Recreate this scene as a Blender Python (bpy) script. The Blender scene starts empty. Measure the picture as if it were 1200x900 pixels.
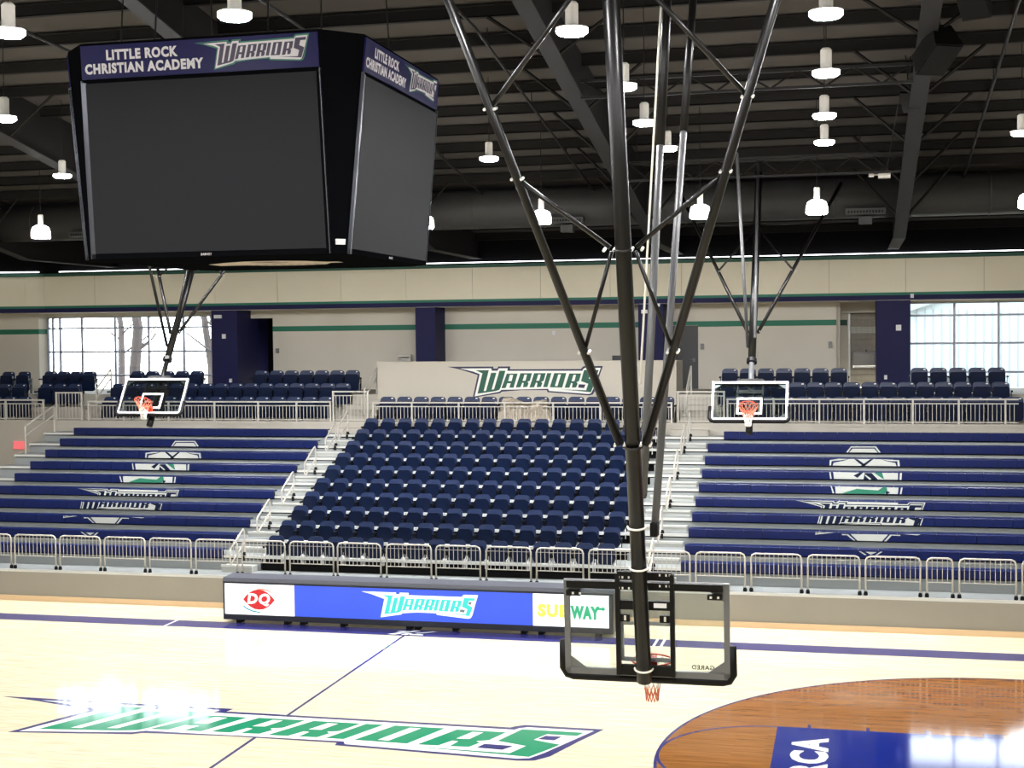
import bpy, bmesh, math, random
from mathutils import Vector, Matrix
from mathutils.geometry import tessellate_polygon
random.seed(4)
sc = bpy.context.scene
COL = sc.collection

# ------------------------------------------------------------------ camera
cam_d = bpy.data.cameras.new('camera')
cam = bpy.data.objects.new('camera', cam_d); COL.objects.link(cam)
F_PX, YAW, PITCH, ROLL = 1657.34, 0.2339, -0.0347, -0.0102
fw = Vector((-math.sin(YAW) * math.cos(PITCH), math.cos(YAW) * math.cos(PITCH), math.sin(PITCH)))
rt = Vector((math.cos(YAW), math.sin(YAW), 0)); up = rt.cross(fw)
rt2 = rt * math.cos(ROLL) + up * math.sin(ROLL); up2 = up * math.cos(ROLL) - rt * math.sin(ROLL)
m = Matrix((rt2, up2, -fw)).transposed().to_4x4(); m.translation = (9.7284, -22.4788, 6.726)
cam.matrix_world = m
cam_d.sensor_width = 36; cam_d.sensor_fit = 'HORIZONTAL'; cam_d.lens = 36 * F_PX / 1200
cam_d.clip_start = .05; cam_d.clip_end = 500
sc.camera = cam

# ------------------------------------------------------------------ light and exposure
w = bpy.data.worlds.new('overcast_sky'); sc.world = w; w.use_nodes = True
bg = w.node_tree.nodes['Background']
bg.inputs[0].default_value = (.93, .96, 1.0, 1); bg.inputs[1].default_value = 10.0
LAMP = 305.0          # emission of the arena lamps
DOME = 7.0
sc.view_settings.view_transform = 'Standard'; sc.view_settings.look = 'None'
sc.view_settings.gamma = 1; sc.view_settings.exposure = 0.0; sc.view_settings.use_curve_mapping = False

# ------------------------------------------------------------------ materials
M = {}
def mat(n, c, rough=.5, metal=0, spec=.5, emit=0, noise=0, nscale=8, coat=0, bump=0):
    k = bpy.data.materials.new(n); k.use_nodes = True; M[n] = k
    nt = k.node_tree; b = nt.nodes['Principled BSDF']
    b.inputs['Base Color'].default_value = (*c, 1); b.inputs['Roughness'].default_value = rough
    b.inputs['Metallic'].default_value = metal; b.inputs['Specular IOR Level'].default_value = spec
    b.inputs['Coat Weight'].default_value = coat; b.inputs['Coat Roughness'].default_value = .05
    if emit:
        b.inputs['Emission Color'].default_value = (*c, 1); b.inputs['Emission Strength'].default_value = emit
        if emit > 5: b.inputs['Base Color'].default_value = (.8, .8, .8, 1)
        elif emit: b.inputs['Base Color'].default_value = (c[0]*.1, c[1]*.1, c[2]*.1, 1)
    if noise or bump:
        tc = nt.nodes.new('ShaderNodeTexCoord'); ns = nt.nodes.new('ShaderNodeTexNoise')
        ns.inputs['Scale'].default_value = nscale; ns.inputs['Detail'].default_value = 5
        nt.links.new(tc.outputs['Object'], ns.inputs['Vector'])
        if noise:
            mx = nt.nodes.new('ShaderNodeMix'); mx.data_type = 'RGBA'
            mx.inputs[6].default_value = (*[x * (1 - noise) for x in c], 1)
            mx.inputs[7].default_value = (*[min(1, x * (1 + noise)) for x in c], 1)
            nt.links.new(ns.outputs['Fac'], mx.inputs[0]); nt.links.new(mx.outputs[2], b.inputs['Base Color'])
        if bump:
            bp = nt.nodes.new('ShaderNodeBump'); bp.inputs['Strength'].default_value = bump
            nt.links.new(ns.outputs['Fac'], bp.inputs['Height']); nt.links.new(bp.outputs[0], b.inputs['Normal'])
    return k

def wood(n, c1, c2, rough):
    k = mat(n, c1, rough, spec=.5); nt = k.node_tree; b = nt.nodes['Principled BSDF']
    tc = nt.nodes.new('ShaderNodeTexCoord'); br = nt.nodes.new('ShaderNodeTexBrick')
    br.inputs['Scale'].default_value = 1; br.inputs['Brick Width'].default_value = 1.4
    br.inputs['Row Height'].default_value = .057; br.inputs['Mortar Size'].default_value = .0006
    br.inputs['Color1'].default_value = (*c1, 1); br.inputs['Color2'].default_value = (*c2, 1)
    br.inputs['Mortar'].default_value = (*[x * .6 for x in c2], 1); br.offset_frequency = 2; br.offset = .37
    nt.links.new(tc.outputs['Object'], br.inputs['Vector'])
    mp = nt.nodes.new('ShaderNodeMapping'); mp.inputs['Scale'].default_value = (.9, 14, 1)
    nt.links.new(tc.outputs['Object'], mp.inputs['Vector'])
    ns = nt.nodes.new('ShaderNodeTexNoise'); ns.inputs['Scale'].default_value = 1.6; ns.inputs['Detail'].default_value = 6
    nt.links.new(mp.outputs[0], ns.inputs['Vector'])
    rp = nt.nodes.new('ShaderNodeMapRange'); rp.inputs[1].default_value = .3; rp.inputs[2].default_value = .7
    rp.inputs[3].default_value = .72; rp.inputs[4].default_value = 1.1
    nt.links.new(ns.outputs['Fac'], rp.inputs[0])
    mx = nt.nodes.new('ShaderNodeMix'); mx.data_type = 'RGBA'; mx.blend_type = 'MULTIPLY'; mx.inputs[0].default_value = 1
    nt.links.new(br.outputs['Color'], mx.inputs[6]); nt.links.new(rp.outputs[0], mx.inputs[7])
    nt.links.new(mx.outputs[2], b.inputs['Base Color'])
    return k

def glass(n, tint, gl=.1, rough=.02):
    k = bpy.data.materials.new(n); k.use_nodes = True; M[n] = k; nt = k.node_tree; nt.nodes.clear()
    o = nt.nodes.new('ShaderNodeOutputMaterial'); t = nt.nodes.new('ShaderNodeBsdfTransparent'); g = nt.nodes.new('ShaderNodeBsdfGlossy')
    t.inputs[0].default_value = (*tint, 1); g.inputs['Roughness'].default_value = rough
    f = nt.nodes.new('ShaderNodeFresnel'); f.inputs[0].default_value = 1.45
    x = nt.nodes.new('ShaderNodeMixShader')
    nt.links.new(f.outputs[0], x.inputs[0]); nt.links.new(t.outputs[0], x.inputs[1]); nt.links.new(g.outputs[0], x.inputs[2])
    nt.links.new(x.outputs[0], o.inputs[0]); return k

wood('maple', (.83, .75, .53), (.77, .68, .46), .07)
wood('stained_maple', (.33, .14, .035), (.26, .10, .022), .07)
mat('court_navy', (.035, .035, .16), .08)
mat('court_green', (.02, .26, .13), .08)
mat('court_white', (.85, .85, .82), .08)
mat('court_blue', (.006, .018, .19), .08)
mat('deck_paint', (.060, .055, .050), .9, spec=.1, noise=.12, nscale=.6)
mat('purlin_paint', (.013, .012, .0112), .8, spec=.1)
mat('beam_paint', (.011, .0105, .010), .6, spec=.2)
mat('black_wall', (.003, .003, .0034), .9, spec=.1)
mat('duct_metal', (.036, .036, .034), .55, .0, spec=.3, noise=.15, nscale=3)
mat('cream_panel', (.80, .74, .57), .8, noise=.04, nscale=1.5)
mat('wall_paint', (.64, .60, .51), .8, noise=.03, nscale=1.2)
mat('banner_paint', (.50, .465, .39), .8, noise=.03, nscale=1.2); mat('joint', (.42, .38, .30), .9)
mat('wall_green', (.013, .16, .095), .6)
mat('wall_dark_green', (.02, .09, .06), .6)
mat('wall_navy', (.014, .014, .066), .6, spec=.2)
mat('concrete', (.40, .375, .32), .75, noise=.05, nscale=2)
mat('fascia', (.27, .25, .21), .6, noise=.04, nscale=2)
mat('wood_base', (.70, .50, .30), .4)
mat('alu', (.62, .63, .60), .35, .2)
mat('deck_gray', (.25, .27, .268), .45, noise=.05, nscale=3)
mat('riser_dark', (.006, .006, .006), .8, spec=.1)
mat('step_gray', (.42, .43, .40), .5)
mat('bench_blue', (.005, .0115, .072), .3, spec=.3)
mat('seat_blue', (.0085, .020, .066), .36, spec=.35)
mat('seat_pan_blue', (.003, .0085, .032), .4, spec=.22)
mat('seat_black', (.004, .005, .009), .5, spec=.2)
mat('seat_bar', (.7, .7, .68), .5)
mat('rail_paint', (.48, .46, .41), .35)
mat('rubber', (.004, .004, .004), .7, spec=.2)
mat('black_metal', (.004, .0038, .0035), .3, .0, .35)
mat('black_frame', (.003, .003, .003), .45, spec=.2)
mat('silver', (.15, .155, .16), .4, .4)
mat('steel_tube', (.11, .112, .115), .4, .2)
mat('bolt', (.75, .75, .72), .3, .6)
mat('pale_cord', (.8, .78, .7), .5)
mat('rim_red', (.62, .055, .02), .35)
mat('net_white', (.8, .76, .7), .7)
mat('net_red', (.75, .22, .13), .7)
mat('board_white', (.85, .85, .85), .4)
glass('board_glass', (.86, .9, .9)); glass('window_glass', (.93, .96, .97))
mat('sb_black', (.003, .0033, .004), .9, spec=0)
mat('sb_screen', (.0135, .0147, .0168), .6, spec=.1)
mat('sb_edge', (.07, .075, .09), .3, .5)
mat('sb_navy', (.007, .0065, .052), .35, spec=.12)
mat('sb_white', (.5, .48, .5), .5)
mat('sb_green', (.012, .13, .07), .5)
mat('sb_ink', (.022, .014, .04), .5)
mat('sb_beige', (.42, .34, .25), .5)
mat('dark_brown', (.06, .035, .025), .5)
mat('sign_navy', (.018, .018, .06), .5); mat('sign_green', (.007, .085, .05), .5); mat('sign_white', (.78, .80, .74), .5)
mat('bench_white', (.50, .52, .48), .5); mat('led_white', (1, 1, 1), emit=1.6); mat('led_blue', (.045, .11, .82), emit=1.15)
mat('led_cyan', (.05, .72, .66), emit=1.1); mat('led_pale', (.93, 1, .97), emit=1.3)
mat('led_red', (.75, .02, .03), emit=1.0); mat('led_orange', (.95, .35, .2), emit=1.0); mat('led_teal', (.05, .4, .5), emit=1.0)
mat('led_yellow', (.88, .88, .12), emit=1.15); mat('led_green', (.0, .55, .25), emit=1.1); mat('led_gray', (.2, .25, .25), emit=1)
mat('cabinet', (.02, .023, .034), .4, spec=.3); mat('cabinet_top', (.07, .075, .095), .45)
mat('lamp_lens', (1, .99, 1), emit=LAMP); mat('dome_lens', (1, .99, 1), emit=DOME); mat('lamp_body', (.62, .6, .55), .5)
mat('dome_bulb', (1, .99, 1), emit=850.0); mat('strip_led', (.93, .93, 1), emit=4.9)
mat('exit_red', (.85, .16, .17), emit=1)
mat('window_metal', (.35, .38, .45), .4, .3)
mat('door_gray', (.05, .05, .05), .5); mat('plaque', (.2, .2, .19), .4); mat('white_plastic', (.75, .75, .75), .4)
mat('stainless', (.55, .54, .52), .25, .9)
mat('tile_stone', (.30, .27, .21), .5, noise=.25, nscale=3); mat('tile_pale', (.6, .6, .53), .4, noise=.2, nscale=20)
mat('tarp', (.37, .32, .25), .8, noise=.35, nscale=4)
mat('bark', (.055, .045, .045), .9, noise=.3, nscale=3); mat('ground', (.45, .42, .36), .9); mat('siding', (.30, .36, .38), .6); mat('roof_trim', (.2, .23, .26), .5)

# ------------------------------------------------------------------ helpers
ORG = {}
def _poly_tris(poly):
    return tessellate_polygon([[Vector((a, b, 0)) for a, b in poly]])
class MB:
    def __init__(s): s.v = []; s.f = []
    def add(s, v, f):
        n = len(s.v); s.v += [tuple(x) for x in v]; s.f += [tuple(i + n for i in q) for q in f]
    def box(s, x0, x1, y0, y1, z0, z1):
        s.add([(x, y, z) for z in (z0, z1) for y in (y0, y1) for x in (x0, x1)],
              [(0, 2, 3, 1), (4, 5, 7, 6), (0, 1, 5, 4), (2, 6, 7, 3), (0, 4, 6, 2), (1, 3, 7, 5)])
    def obox(s, c, ax, ay, az, hx, hy, hz):
        c = Vector(c)
        s.add([c + ax * hx * i + ay * hy * j + az * hz * k for k in (-1, 1) for j in (-1, 1) for i in (-1, 1)],
              [(0, 2, 3, 1), (4, 5, 7, 6), (0, 1, 5, 4), (2, 6, 7, 3), (0, 4, 6, 2), (1, 3, 7, 5)])
    def tube(s, pts, r, n=8, closed=False, r1=None):
        pts = [Vector(p) for p in pts]; rings = []; L = len(pts)
        prev = None
        for i, p in enumerate(pts):
            if closed: d = pts[(i + 1) % L] - pts[i - 1]
            else: d = pts[min(i + 1, L - 1)] - pts[max(i - 1, 0)]
            d.normalize()
            a = (prev - d * prev.dot(d)) if prev is not None else (Vector((0, 0, 1)).cross(d) if abs(d.z) < .95 else Vector((1, 0, 0)).cross(d))
            a.normalize(); prev = a; b = d.cross(a)
            rr = r if r1 is None else r + (r1 - r) * i / max(1, L - 1)
            rings.append([p + (a * math.cos(t * 2 * math.pi / n) + b * math.sin(t * 2 * math.pi / n)) * rr for t in range(n)])
        v = [q for R in rings for q in R]; f = []
        for i in range(L if closed else L - 1):
            j = (i + 1) % L
            f += [(i * n + t, i * n + (t + 1) % n, j * n + (t + 1) % n, j * n + t) for t in range(n)]
        if not closed: f += [tuple(range(n))[::-1], tuple((L - 1) * n + t for t in range(n))]
        s.add(v, f)
    def lathe(s, prof, c=(0, 0, 0), n=16, cap=True):
        c = Vector(c); v = []; f = []
        for r, z in prof: v += [c + Vector((r * math.cos(2 * math.pi * t / n), r * math.sin(2 * math.pi * t / n), z)) for t in range(n)]
        for i in range(len(prof) - 1): f += [(i * n + t, i * n + (t + 1) % n, (i + 1) * n + (t + 1) % n, (i + 1) * n + t) for t in range(n)]
        if cap: f += [tuple(range(n))[::-1], tuple((len(prof) - 1) * n + t for t in range(n))]
        s.add(v, f)
    def poly(s, poly, fn):
        s.add([fn(a, b) for a, b in poly], _poly_tris(poly))
    def prism(s, poly, fn, fb):
        n = len(poly); t = _poly_tris(poly)
        s.add([fn(a, b) for a, b in poly] + [fb(a, b) for a, b in poly],
              list(t) + [tuple(i + n for i in q)[::-1] for q in t] + [(i, i + n, (i + 1) % n + n, (i + 1) % n) for i in range(n)])
    def mesh(s, name, mt, off=None, smooth=False, flip=True):
        me = bpy.data.meshes.new(name)
        v = s.v if off is None else [(a - off[0], b - off[1], c - off[2]) for a, b, c in s.v]
        me.from_pydata(v, [], s.f)
        if mt: me.materials.append(M[mt])
        bm = bmesh.new(); bm.from_mesh(me); bmesh.ops.recalc_face_normals(bm, faces=bm.faces); bm.to_mesh(me); bm.free()
        if smooth:
            for p in me.polygons: p.use_smooth = True
        return me
    def build(s, name, mt, parent=None, smooth=False):
        off = ORG.get(parent.name) if parent else None
        o = bpy.data.objects.new(name, s.mesh(name, mt, off, smooth)); COL.objects.link(o)
        if parent: o.parent = parent; ORG[o.name] = ORG[parent.name]
        else: ORG[o.name] = (0, 0, 0)
        return o
def tag(o, label=None, cat=None, group=None, kind=None):
    if label: o['label'] = label
    if cat: o['category'] = cat
    if group: o['group'] = group
    if kind: o['kind'] = kind
    return o
def thing(name, loc, label, cat, group=None, kind=None):
    o = bpy.data.objects.new(name, None); COL.objects.link(o); o.location = loc; o.empty_display_size = .1
    ORG[o.name] = tuple(loc); return tag(o, label, cat, group, kind)
def struct(o, label): return tag(o, label, kind='structure')
def bx(name, mt, b, parent=None):
    q = MB(); q.box(*b); return q.build(name, mt, parent)
def inst(name, me, parent, loc=(0, 0, 0), rot=None):
    o = bpy.data.objects.new(name, me); COL.objects.link(o); o.parent = parent; o.location = loc
    if rot: o.rotation_euler = rot
    ORG[o.name] = ORG.get(parent.name, (0, 0, 0)); return o
def copy_thing(root, loc, label, group=None):
    r = root.copy(); COL.objects.link(r); r.location = loc; r['label'] = label
    if group: r['group'] = group
    for ch in list(root.children):
        c = ch.copy(); COL.objects.link(c); c.parent = r
        for g in list(ch.children):
            d = g.copy(); COL.objects.link(d); d.parent = c
    ORG[r.name] = tuple(loc); return r
ORDW = ('first second third fourth fifth sixth seventh eighth ninth tenth eleventh twelfth thirteenth fourteenth fifteenth sixteenth '
        'seventeenth eighteenth nineteenth twentieth').split()
def nth(i): return ORDW[i]

def text_polys(s, cw=1.0, bold=0.02):
    """built-in font outlines as (verts2d, faces), normalised to height 1 of capitals, origin left baseline"""
    cu = bpy.data.curves.new('txt', 'FONT'); cu.body = s; cu.size = 1; cu.offset = bold; cu.resolution_u = 3; cu.space_character = 1.14
    o = bpy.data.objects.new('txt', cu); COL.objects.link(o)
    dg = bpy.context.evaluated_depsgraph_get(); me = bpy.data.meshes.new_from_object(o.evaluated_get(dg))
    v = [(p.co.x * cw, p.co.y) for p in me.vertices]; f = [tuple(p.vertices) for p in me.polygons]
    bpy.data.objects.remove(o); bpy.data.curves.remove(cu); bpy.data.meshes.remove(me)
    x0 = min(a for a, b in v); x1 = max(a for a, b in v); y0 = min(b for a, b in v); y1 = max(b for a, b in v)
    return [((a - x0) / (x1 - x0), (b - y0) / (y1 - y0)) for a, b in v], f
def lettering(name, s, mt, parent, fn, bold=.02):
    v, f = text_polys(s, 1, bold); q = MB(); q.add([fn(a, b) for a, b in v], f); return q.build(name, mt, parent)

# ------------------------------------------------------------------ the team wordmark (unit width, height .192)
def U(pts): return [((a - 20) / 2215, (522 - b) / 2215) for a, b in pts]
L_OUT = U([(20, 97), (685, 97), (690, 125), (745, 125), (758, 97), (930, 97), (925, 135), (1930, 135), (1945, 115), (1970, 97), (2235, 97), (2180, 250), (2125, 430), (2090, 480), (2040, 492), (1760, 470), (1455, 447), (1450, 420), (1095, 418), (805, 440), (780, 462), (385, 522), (460, 212), (210, 137)])
L_IN = U([(205, 122), (658, 122), (665, 155), (745, 155), (768, 122), (893, 122), (888, 157), (1950, 160), (1960, 140), (1985, 122), (2205, 122), (2100, 400), (2070, 460), (2035, 472), (1480, 430), (1465, 402), (800, 415), (770, 440), (413, 505), (490, 200), (395, 165)])
def shift(p, d, e=0): return [(a + d, b + e) for a, b in p]
R_ = [(1270, 190), (1435, 190), (1405, 290), (1370, 308), (1385, 325), (1365, 375), (1305, 380), (1315, 322), (1295, 317), (1268, 380), (1202, 382)]
RH = [(1328, 208), (1364, 208), (1342, 290), (1300, 294)]
L_LET = [U(p) for p in ([(430, 147), (622, 147), (545, 432), (578, 428), (655, 183), (730, 183), (660, 412), (695, 406), (775, 155), (862, 155), (790, 380), (770, 415), (715, 432), (455, 468), (530, 190)],
    [(880, 195), (1035, 195), (975, 385), (915, 385), (935, 325), (885, 325), (863, 388), (800, 395)],
    shift(R_, -195), R_, [(1455, 190), (1515, 190), (1455, 378), (1395, 378)],
    [(1555, 190), (1725, 190), (1665, 385), (1490, 380)], shift(R_, 497, 6),
    [(1973, 150), (2178, 150), (2163, 192), (2065, 192), (2038, 262), (2130, 300), (2110, 350), (2065, 448), (1910, 432), (1640, 410), (2000, 422), (2030, 335), (1930, 298)])]
L_HOLE = [U(p) for p in ([(925, 212), (972, 212), (948, 296), (900, 296)], shift(RH, -195), RH, [(1612, 208), (1650, 208), (1598, 366), (1562, 364)], shift(RH, 497, 6))]
L_BOX = [U(p) for p in ([(2065, 212), (2118, 212), (2102, 258), (2050, 254)], [(1900, 340), (1992, 345), (1970, 392), (1888, 384)])]  # solid boxes printed in the notches of the S
def inset(p, d):
    o = []; n = len(p); ar = sum(p[i][0] * p[(i + 1) % n][1] - p[(i + 1) % n][0] * p[i][1] for i in range(n)); sg = 1 if ar > 0 else -1
    for i in range(n):
        a, b, c = Vector(p[i - 1]), Vector(p[i]), Vector(p[(i + 1) % n])
        e1 = (b - a).normalized(); e2 = (c - b).normalized()
        n1 = Vector((-e1.y, e1.x)) * sg; n2 = Vector((-e2.y, e2.x)) * sg; bs = n1 + n2
        k = bs.length_squared; t = b + bs * (d * 2 / max(k, .6)) if k > 1e-6 else b + n1 * d
        o.append((t.x, t.y))
    return o
def wordmark(parent, fn, layers, prefix='logo'):
    """fn(x, y, h) maps logo space to the surface, h lifts a layer; layers: (kind, material)"""
    for h, (k, mt) in enumerate(layers):
        ps = {'out': [L_OUT], 'mid': [inset(L_OUT, .010)], 'in': [L_IN], 'let': L_LET, 'hole': L_HOLE, 'box': L_BOX}[k]
        q = MB()
        for p in ps: q.poly(p, lambda a, b: fn(a, b, h))
        nm = {'out': 'outline', 'mid': 'inner_outline', 'in': 'field', 'let': 'letters', 'hole': 'letter_openings', 'box': 'letter_boxes'}[k]
        q.build(prefix + '_' + nm, mt, parent)

# ------------------------------------------------------------------ floor and court markings
q = MB(); q.box(-26, 24, -26, 26, -.3, 0); floor = struct(q.build('floor', 'maple'), 'glossy maple basketball court floor')
def fl(h): return lambda a, b: (a, b, .0012 * h)
FTM = .3048; HL = 47 * FTM
def mark(name, mt, polys, h=1):
    q = MB()
    for p in polys: q.poly(p, fl(h))
    return q.build(name, mt, floor)
def rect(x0, x1, y0, y1): return [(x0, y0), (x1, y0), (x1, y1), (x0, y1)]
def arc(cx, cy, r, a0, a1, n=64): return [(cx + r * math.cos(math.radians(a0 + (a1 - a0) * i / n)), cy + r * math.sin(math.radians(a0 + (a1 - a0) * i / n))) for i in range(n + 1)]
def ring(cx, cy, r, w, a0, a1): return arc(cx, cy, r, a0, a1) + arc(cx, cy, r - w, a1, a0)
mark('sideline', 'court_navy', [rect(-HL, HL, 7.62, 8.3)], 1)
mark('sideline', 'court_navy', [rect(-HL, HL, -8.3, -7.62)], 1)
mark('center_line', 'court_navy', [rect(-.03, .03, -7.62, 7.62)], 1)
mark('coach_box_line', 'court_white', [[(-5.90, 7.60), (-5.84, 7.60), (-5.84, 8.32), (-5.90, 8.32)], [(5.60, 7.60), (5.66, 7.60), (5.66, 8.32), (5.60, 8.32)], [(5.76, 7.60), (5.82, 7.60), (5.82, 8.32), (5.76, 8.32)]], 2)
BX = HL - 5.25 * FTM; R3 = 19.75 * FTM
mark('three_point_area', 'stained_maple', [[(HL, -R3)] + arc(BX, 0, R3, 270, 90) + [(HL, R3)]], 1)
mark('three_point_line', 'court_navy', [ring(BX, 0, R3, .05, 90, 270), rect(BX, HL, R3 - .05, R3), rect(BX, HL, -R3, -R3 + .05)], 2)
FX = HL - 19 * FTM; K = 6 * FTM
mark('key_area', 'court_blue', [rect(FX, HL, -K, K)], 2)
mark('free_throw_arc', 'court_navy', [ring(FX, 0, K, .05, 90, 270)], 3)
mark('lane_mark', 'court_navy', [rect(HL - d * FTM, HL - (d - w) * FTM, K, K + .2) for d, w in ((17.35, .17), (14.17, .17), (11, .17), (8, 1))], 3)
lettering('key_lettering', 'LRCA', 'court_white', floor, lambda a, b: (FX + .27 + .60 * (1 - b), -1.35 + a * 2.6, .0048), .05)
# little white emblem on the sideline at half court
mark('sideline_emblem', 'court_white', [[(-.42, 7.72), (-.25, 7.72), (.25, 8.2), (.08, 8.2)], [(-.1, 7.72), (.02, 7.72), (.12, 7.9), (.0, 7.9)], [(.1, 7.72), (.4, 7.75), (.4, 7.83), (.1, 7.83)], [(.25, 7.9), (.62, 8.16), (.5, 8.16), (.15, 7.95)], [(-.3, 8.0), (-.05, 8.0), (.0, 8.12), (-.25, 8.12)]], 2)
wordmark(floor, lambda a, b, h: (-5.88 + a * 11.55 - .42 * (1 - a) * (1 - b / .192), -1.10 + b * 11.3, .0014 * (h + 1)), [('out', 'court_navy'), ('in', 'court_white'), ('let', 'court_green'), ('hole', 'court_white'), ('box', 'court_navy')], 'court_logo')

# ------------------------------------------------------------------ roof, ceiling, beams
def zr(y): return 13.56 - .145 * abs(y)
q = MB()
for y0, y1 in ((-26.2, 0), (0, 26.2)):
    q.add([(x, y, zr(y) + d) for d in (.02, .25) for y in (y0, y1) for x in (-26, 24)], [(0, 2, 3, 1), (4, 5, 7, 6), (0, 1, 5, 4), (2, 6, 7, 3), (0, 4, 6, 2), (1, 3, 7, 5)])
ceiling = struct(q.build('ceiling', 'deck_paint'), 'dark ribbed metal roof deck over the arena')
q = MB(); q.box(-25.9, 23.9, -.03, .03, -.22, 0); q.box(-25.9, 23.9, -.03, .11, -.22, -.2); q.box(-25.9, 23.9, -.11, .03, -.02, .0)
pm = q.mesh('purlin', 'purlin_paint')
y = 18 - 11 * 1.524
k = 0
for sg in (1, -1):
    for i in range(16):
        yy = sg * (.8 + i * 1.524)
        if yy > 24: continue
        inst('purlin', pm, ceiling, (0, yy, zr(yy)))
def zf(y): return max(10.47 + .183 * (12 - abs(y)), 9.3)
beams = []
for bxx in (-23, -16.1, -9.3, -2.5, 4.3, 11.1, 17.9):
    o = thing('roof_beam', (bxx, 0, 9.3), 'tapered dark steel roof beam above the court', None, kind='structure')
    q = MB(); ys = [24, 18.4, 12, 6, 1, 0, -1, -6, -12, -18.4, -26]
    for sgn in (0,):
        v = []; f = []
        for yv in ys:
            for x in (-.17, .17):
                v += [(bxx + x, yv, zf(yv)), (bxx + x, yv, zf(yv) + .03)]
        for i in range(len(ys) - 1):
            a = i * 4; b = a + 4
            f += [(a, a + 2, b + 2, b), (a + 1, b + 1, b + 3, a + 3), (a, b, b + 1, a + 1), (a + 2, a + 3, b + 3, b + 2)]
        q.add(v, f)
    q.build('lower_flange', 'beam_paint', o)
    q = MB(); v = []; f = []
    for yv in ys:
        for x in (-.012, .012): v += [(bxx + x, yv, zf(yv) + .02), (bxx + x, yv, zr(yv))]
    for i in range(len(ys) - 1):
        a = i * 4; b = a + 4; f += [(a, b, b + 1, a + 1), (a + 2, a + 3, b + 3, b + 2)]
    q.add(v, f); q.build('web', 'purlin_paint', o)
    for yy in (16.04, 12.99, 9.94, 6.9, 3.85):
        for s in (-1, 1):
            q = MB(); q.tube([(bxx + .15 * s, yy, zf(yy) + .05), (bxx + 1.25 * s, yy, zr(yy) - .22)], .035, 4); q.build('flange_brace', 'purlin_paint', o)
# open-web trusses between the two middle beams
for yt, zt, zb, lab in ((6, 11.86, 11.52, 'nearer slim open-web truss spanning two roof beams'), (12, 10.86, 10.46, 'farther slim open-web truss spanning two roof beams')):
    o = thing('roof_truss', (7.7, yt, zb), lab, None, kind='structure')
    for z in (zt, zb):
        q = MB(); q.box(4.45, 10.95, yt - .04, yt + .04, z - .025, z + .025); q.build('chord', 'beam_paint', o)
    q = MB(); n = 12
    for i in range(n):
        xa = 4.5 + i * 6.4 / n; xb = xa + 6.4 / n; za, zb2 = (zb, zt) if i % 2 else (zt, zb)
        q.tube([(xa, yt, za), (xb, yt, zb2)], .02, 4)
    q.build('web_bar', 'purlin_paint', o)
# sprinkler and conduit pipes following the roof slope
for x, lab in ((-5.85, 'grey pipe under the roof, far to the left of the scoreboard'), (-.5, 'grey roof pipe passing above the scoreboard'), (2.75, 'grey roof pipe right of the scoreboard'), (12.7, 'grey roof pipe right of the hung loudspeakers')):
    q = MB(); q.tube([(x, yy, zr(yy) - .34) for yy in (-2, 4, 10, 17)], .035, 6)
    for yy in (1, 5, 9, 13): q.tube([(x, yy, zr(yy) - .34), (x, yy, zr(yy))], .012, 4)
    tag(q.build('sprinkler_pipe', 'beam_paint'), lab, 'pipe')
q = MB(); q.tube([(3.6, 12.6, 11.0), (10.4, 12.9, 11.05)], .03, 6); q.tube([(4.6, 12.7, 11.04), (4.6, 12.7, zr(12.7))], .012, 4); q.tube([(10, 12.9, 11.04), (10, 12.9, zr(12.9))], .012, 4)
tag(q.build('conduit_pipe', 'beam_paint'), 'thin grey conduit running between the roof beams', 'pipe')
# duct
o = thing('air_duct', (0, 17.3, 10.36), 'long round dark grey air duct in front of the end eave', 'duct')
q = MB(); xs = [-25 + i * 2.02 for i in range(24)]
q.tube([(x, 17.3, 10.36) for x in (-25, 23)], .56, 28); q.build('duct_body', 'duct_metal', o, True)
for x in xs:
    q = MB(); q.tube([(x - .02, 17.3, 10.36), (x + .02, 17.3, 10.36)], .575, 28); q.build('duct_seam', 'duct_metal', o)
for x in (-13.4, 1.55, 9.75):
    q = MB(); q.box(x - .1, x + .95, 16.66, 16.86, 9.86, 10.02); g = q.build('air_grille', 'duct_metal', o)
    q = MB()
    for i in range(12): q.box(x - .04 + i * .08, x + .0 + i * .08, 16.645, 16.66, 9.9, 9.96)
    q.build('grille_slats', 'riser_dark', g)
    q = MB(); q.box(x + .25, x + .6, 16.9, 17.2, 9.62, 9.82); q.build('damper_box', 'duct_metal', o)

# ------------------------------------------------------------------ far wall
WY = 24.0; RY = 25.2; WX0 = -18.9
wall = struct(bx('wall_far', 'black_wall', (WX0, 24, WY, WY + .3, 9.13, 10.4)), 'far arena wall, black above with cream panels below')
def wp(name, mt, b): return bx(name, mt, b, wall)
wp('panel_backing', 'joint', (WX0, 24, WY + .02, WY + .3, 7.7, 9.14))
px = [-5.05 + 2.362 * i for i in range(-6, 13)]
for i, x in enumerate(px[:-1]): wp('wall_panel', 'cream_panel', (max(x + .007, WX0), x + 2.355, WY - .01, WY + .05, 7.95, 9.02))
wp('upper_green_trim', 'wall_dark_green', (WX0, 24, WY - .06, WY + .1, 9.02, 9.13))
wp('green_stripe', 'wall_green', (WX0, 24, WY - .02, WY + .1, 7.865, 7.95))
wp('navy_stripe', 'wall_navy', (WX0, 24, WY - .02, WY + .1, 7.71, 7.865))
wp('soffit', 'wall_paint', (WX0, 24, WY, 26.4, 7.7, 7.8)); wp('alcove_ceiling', 'wall_paint', (9.3, 10.95, 26.3, 27.1, 7.7, 7.8))
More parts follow.
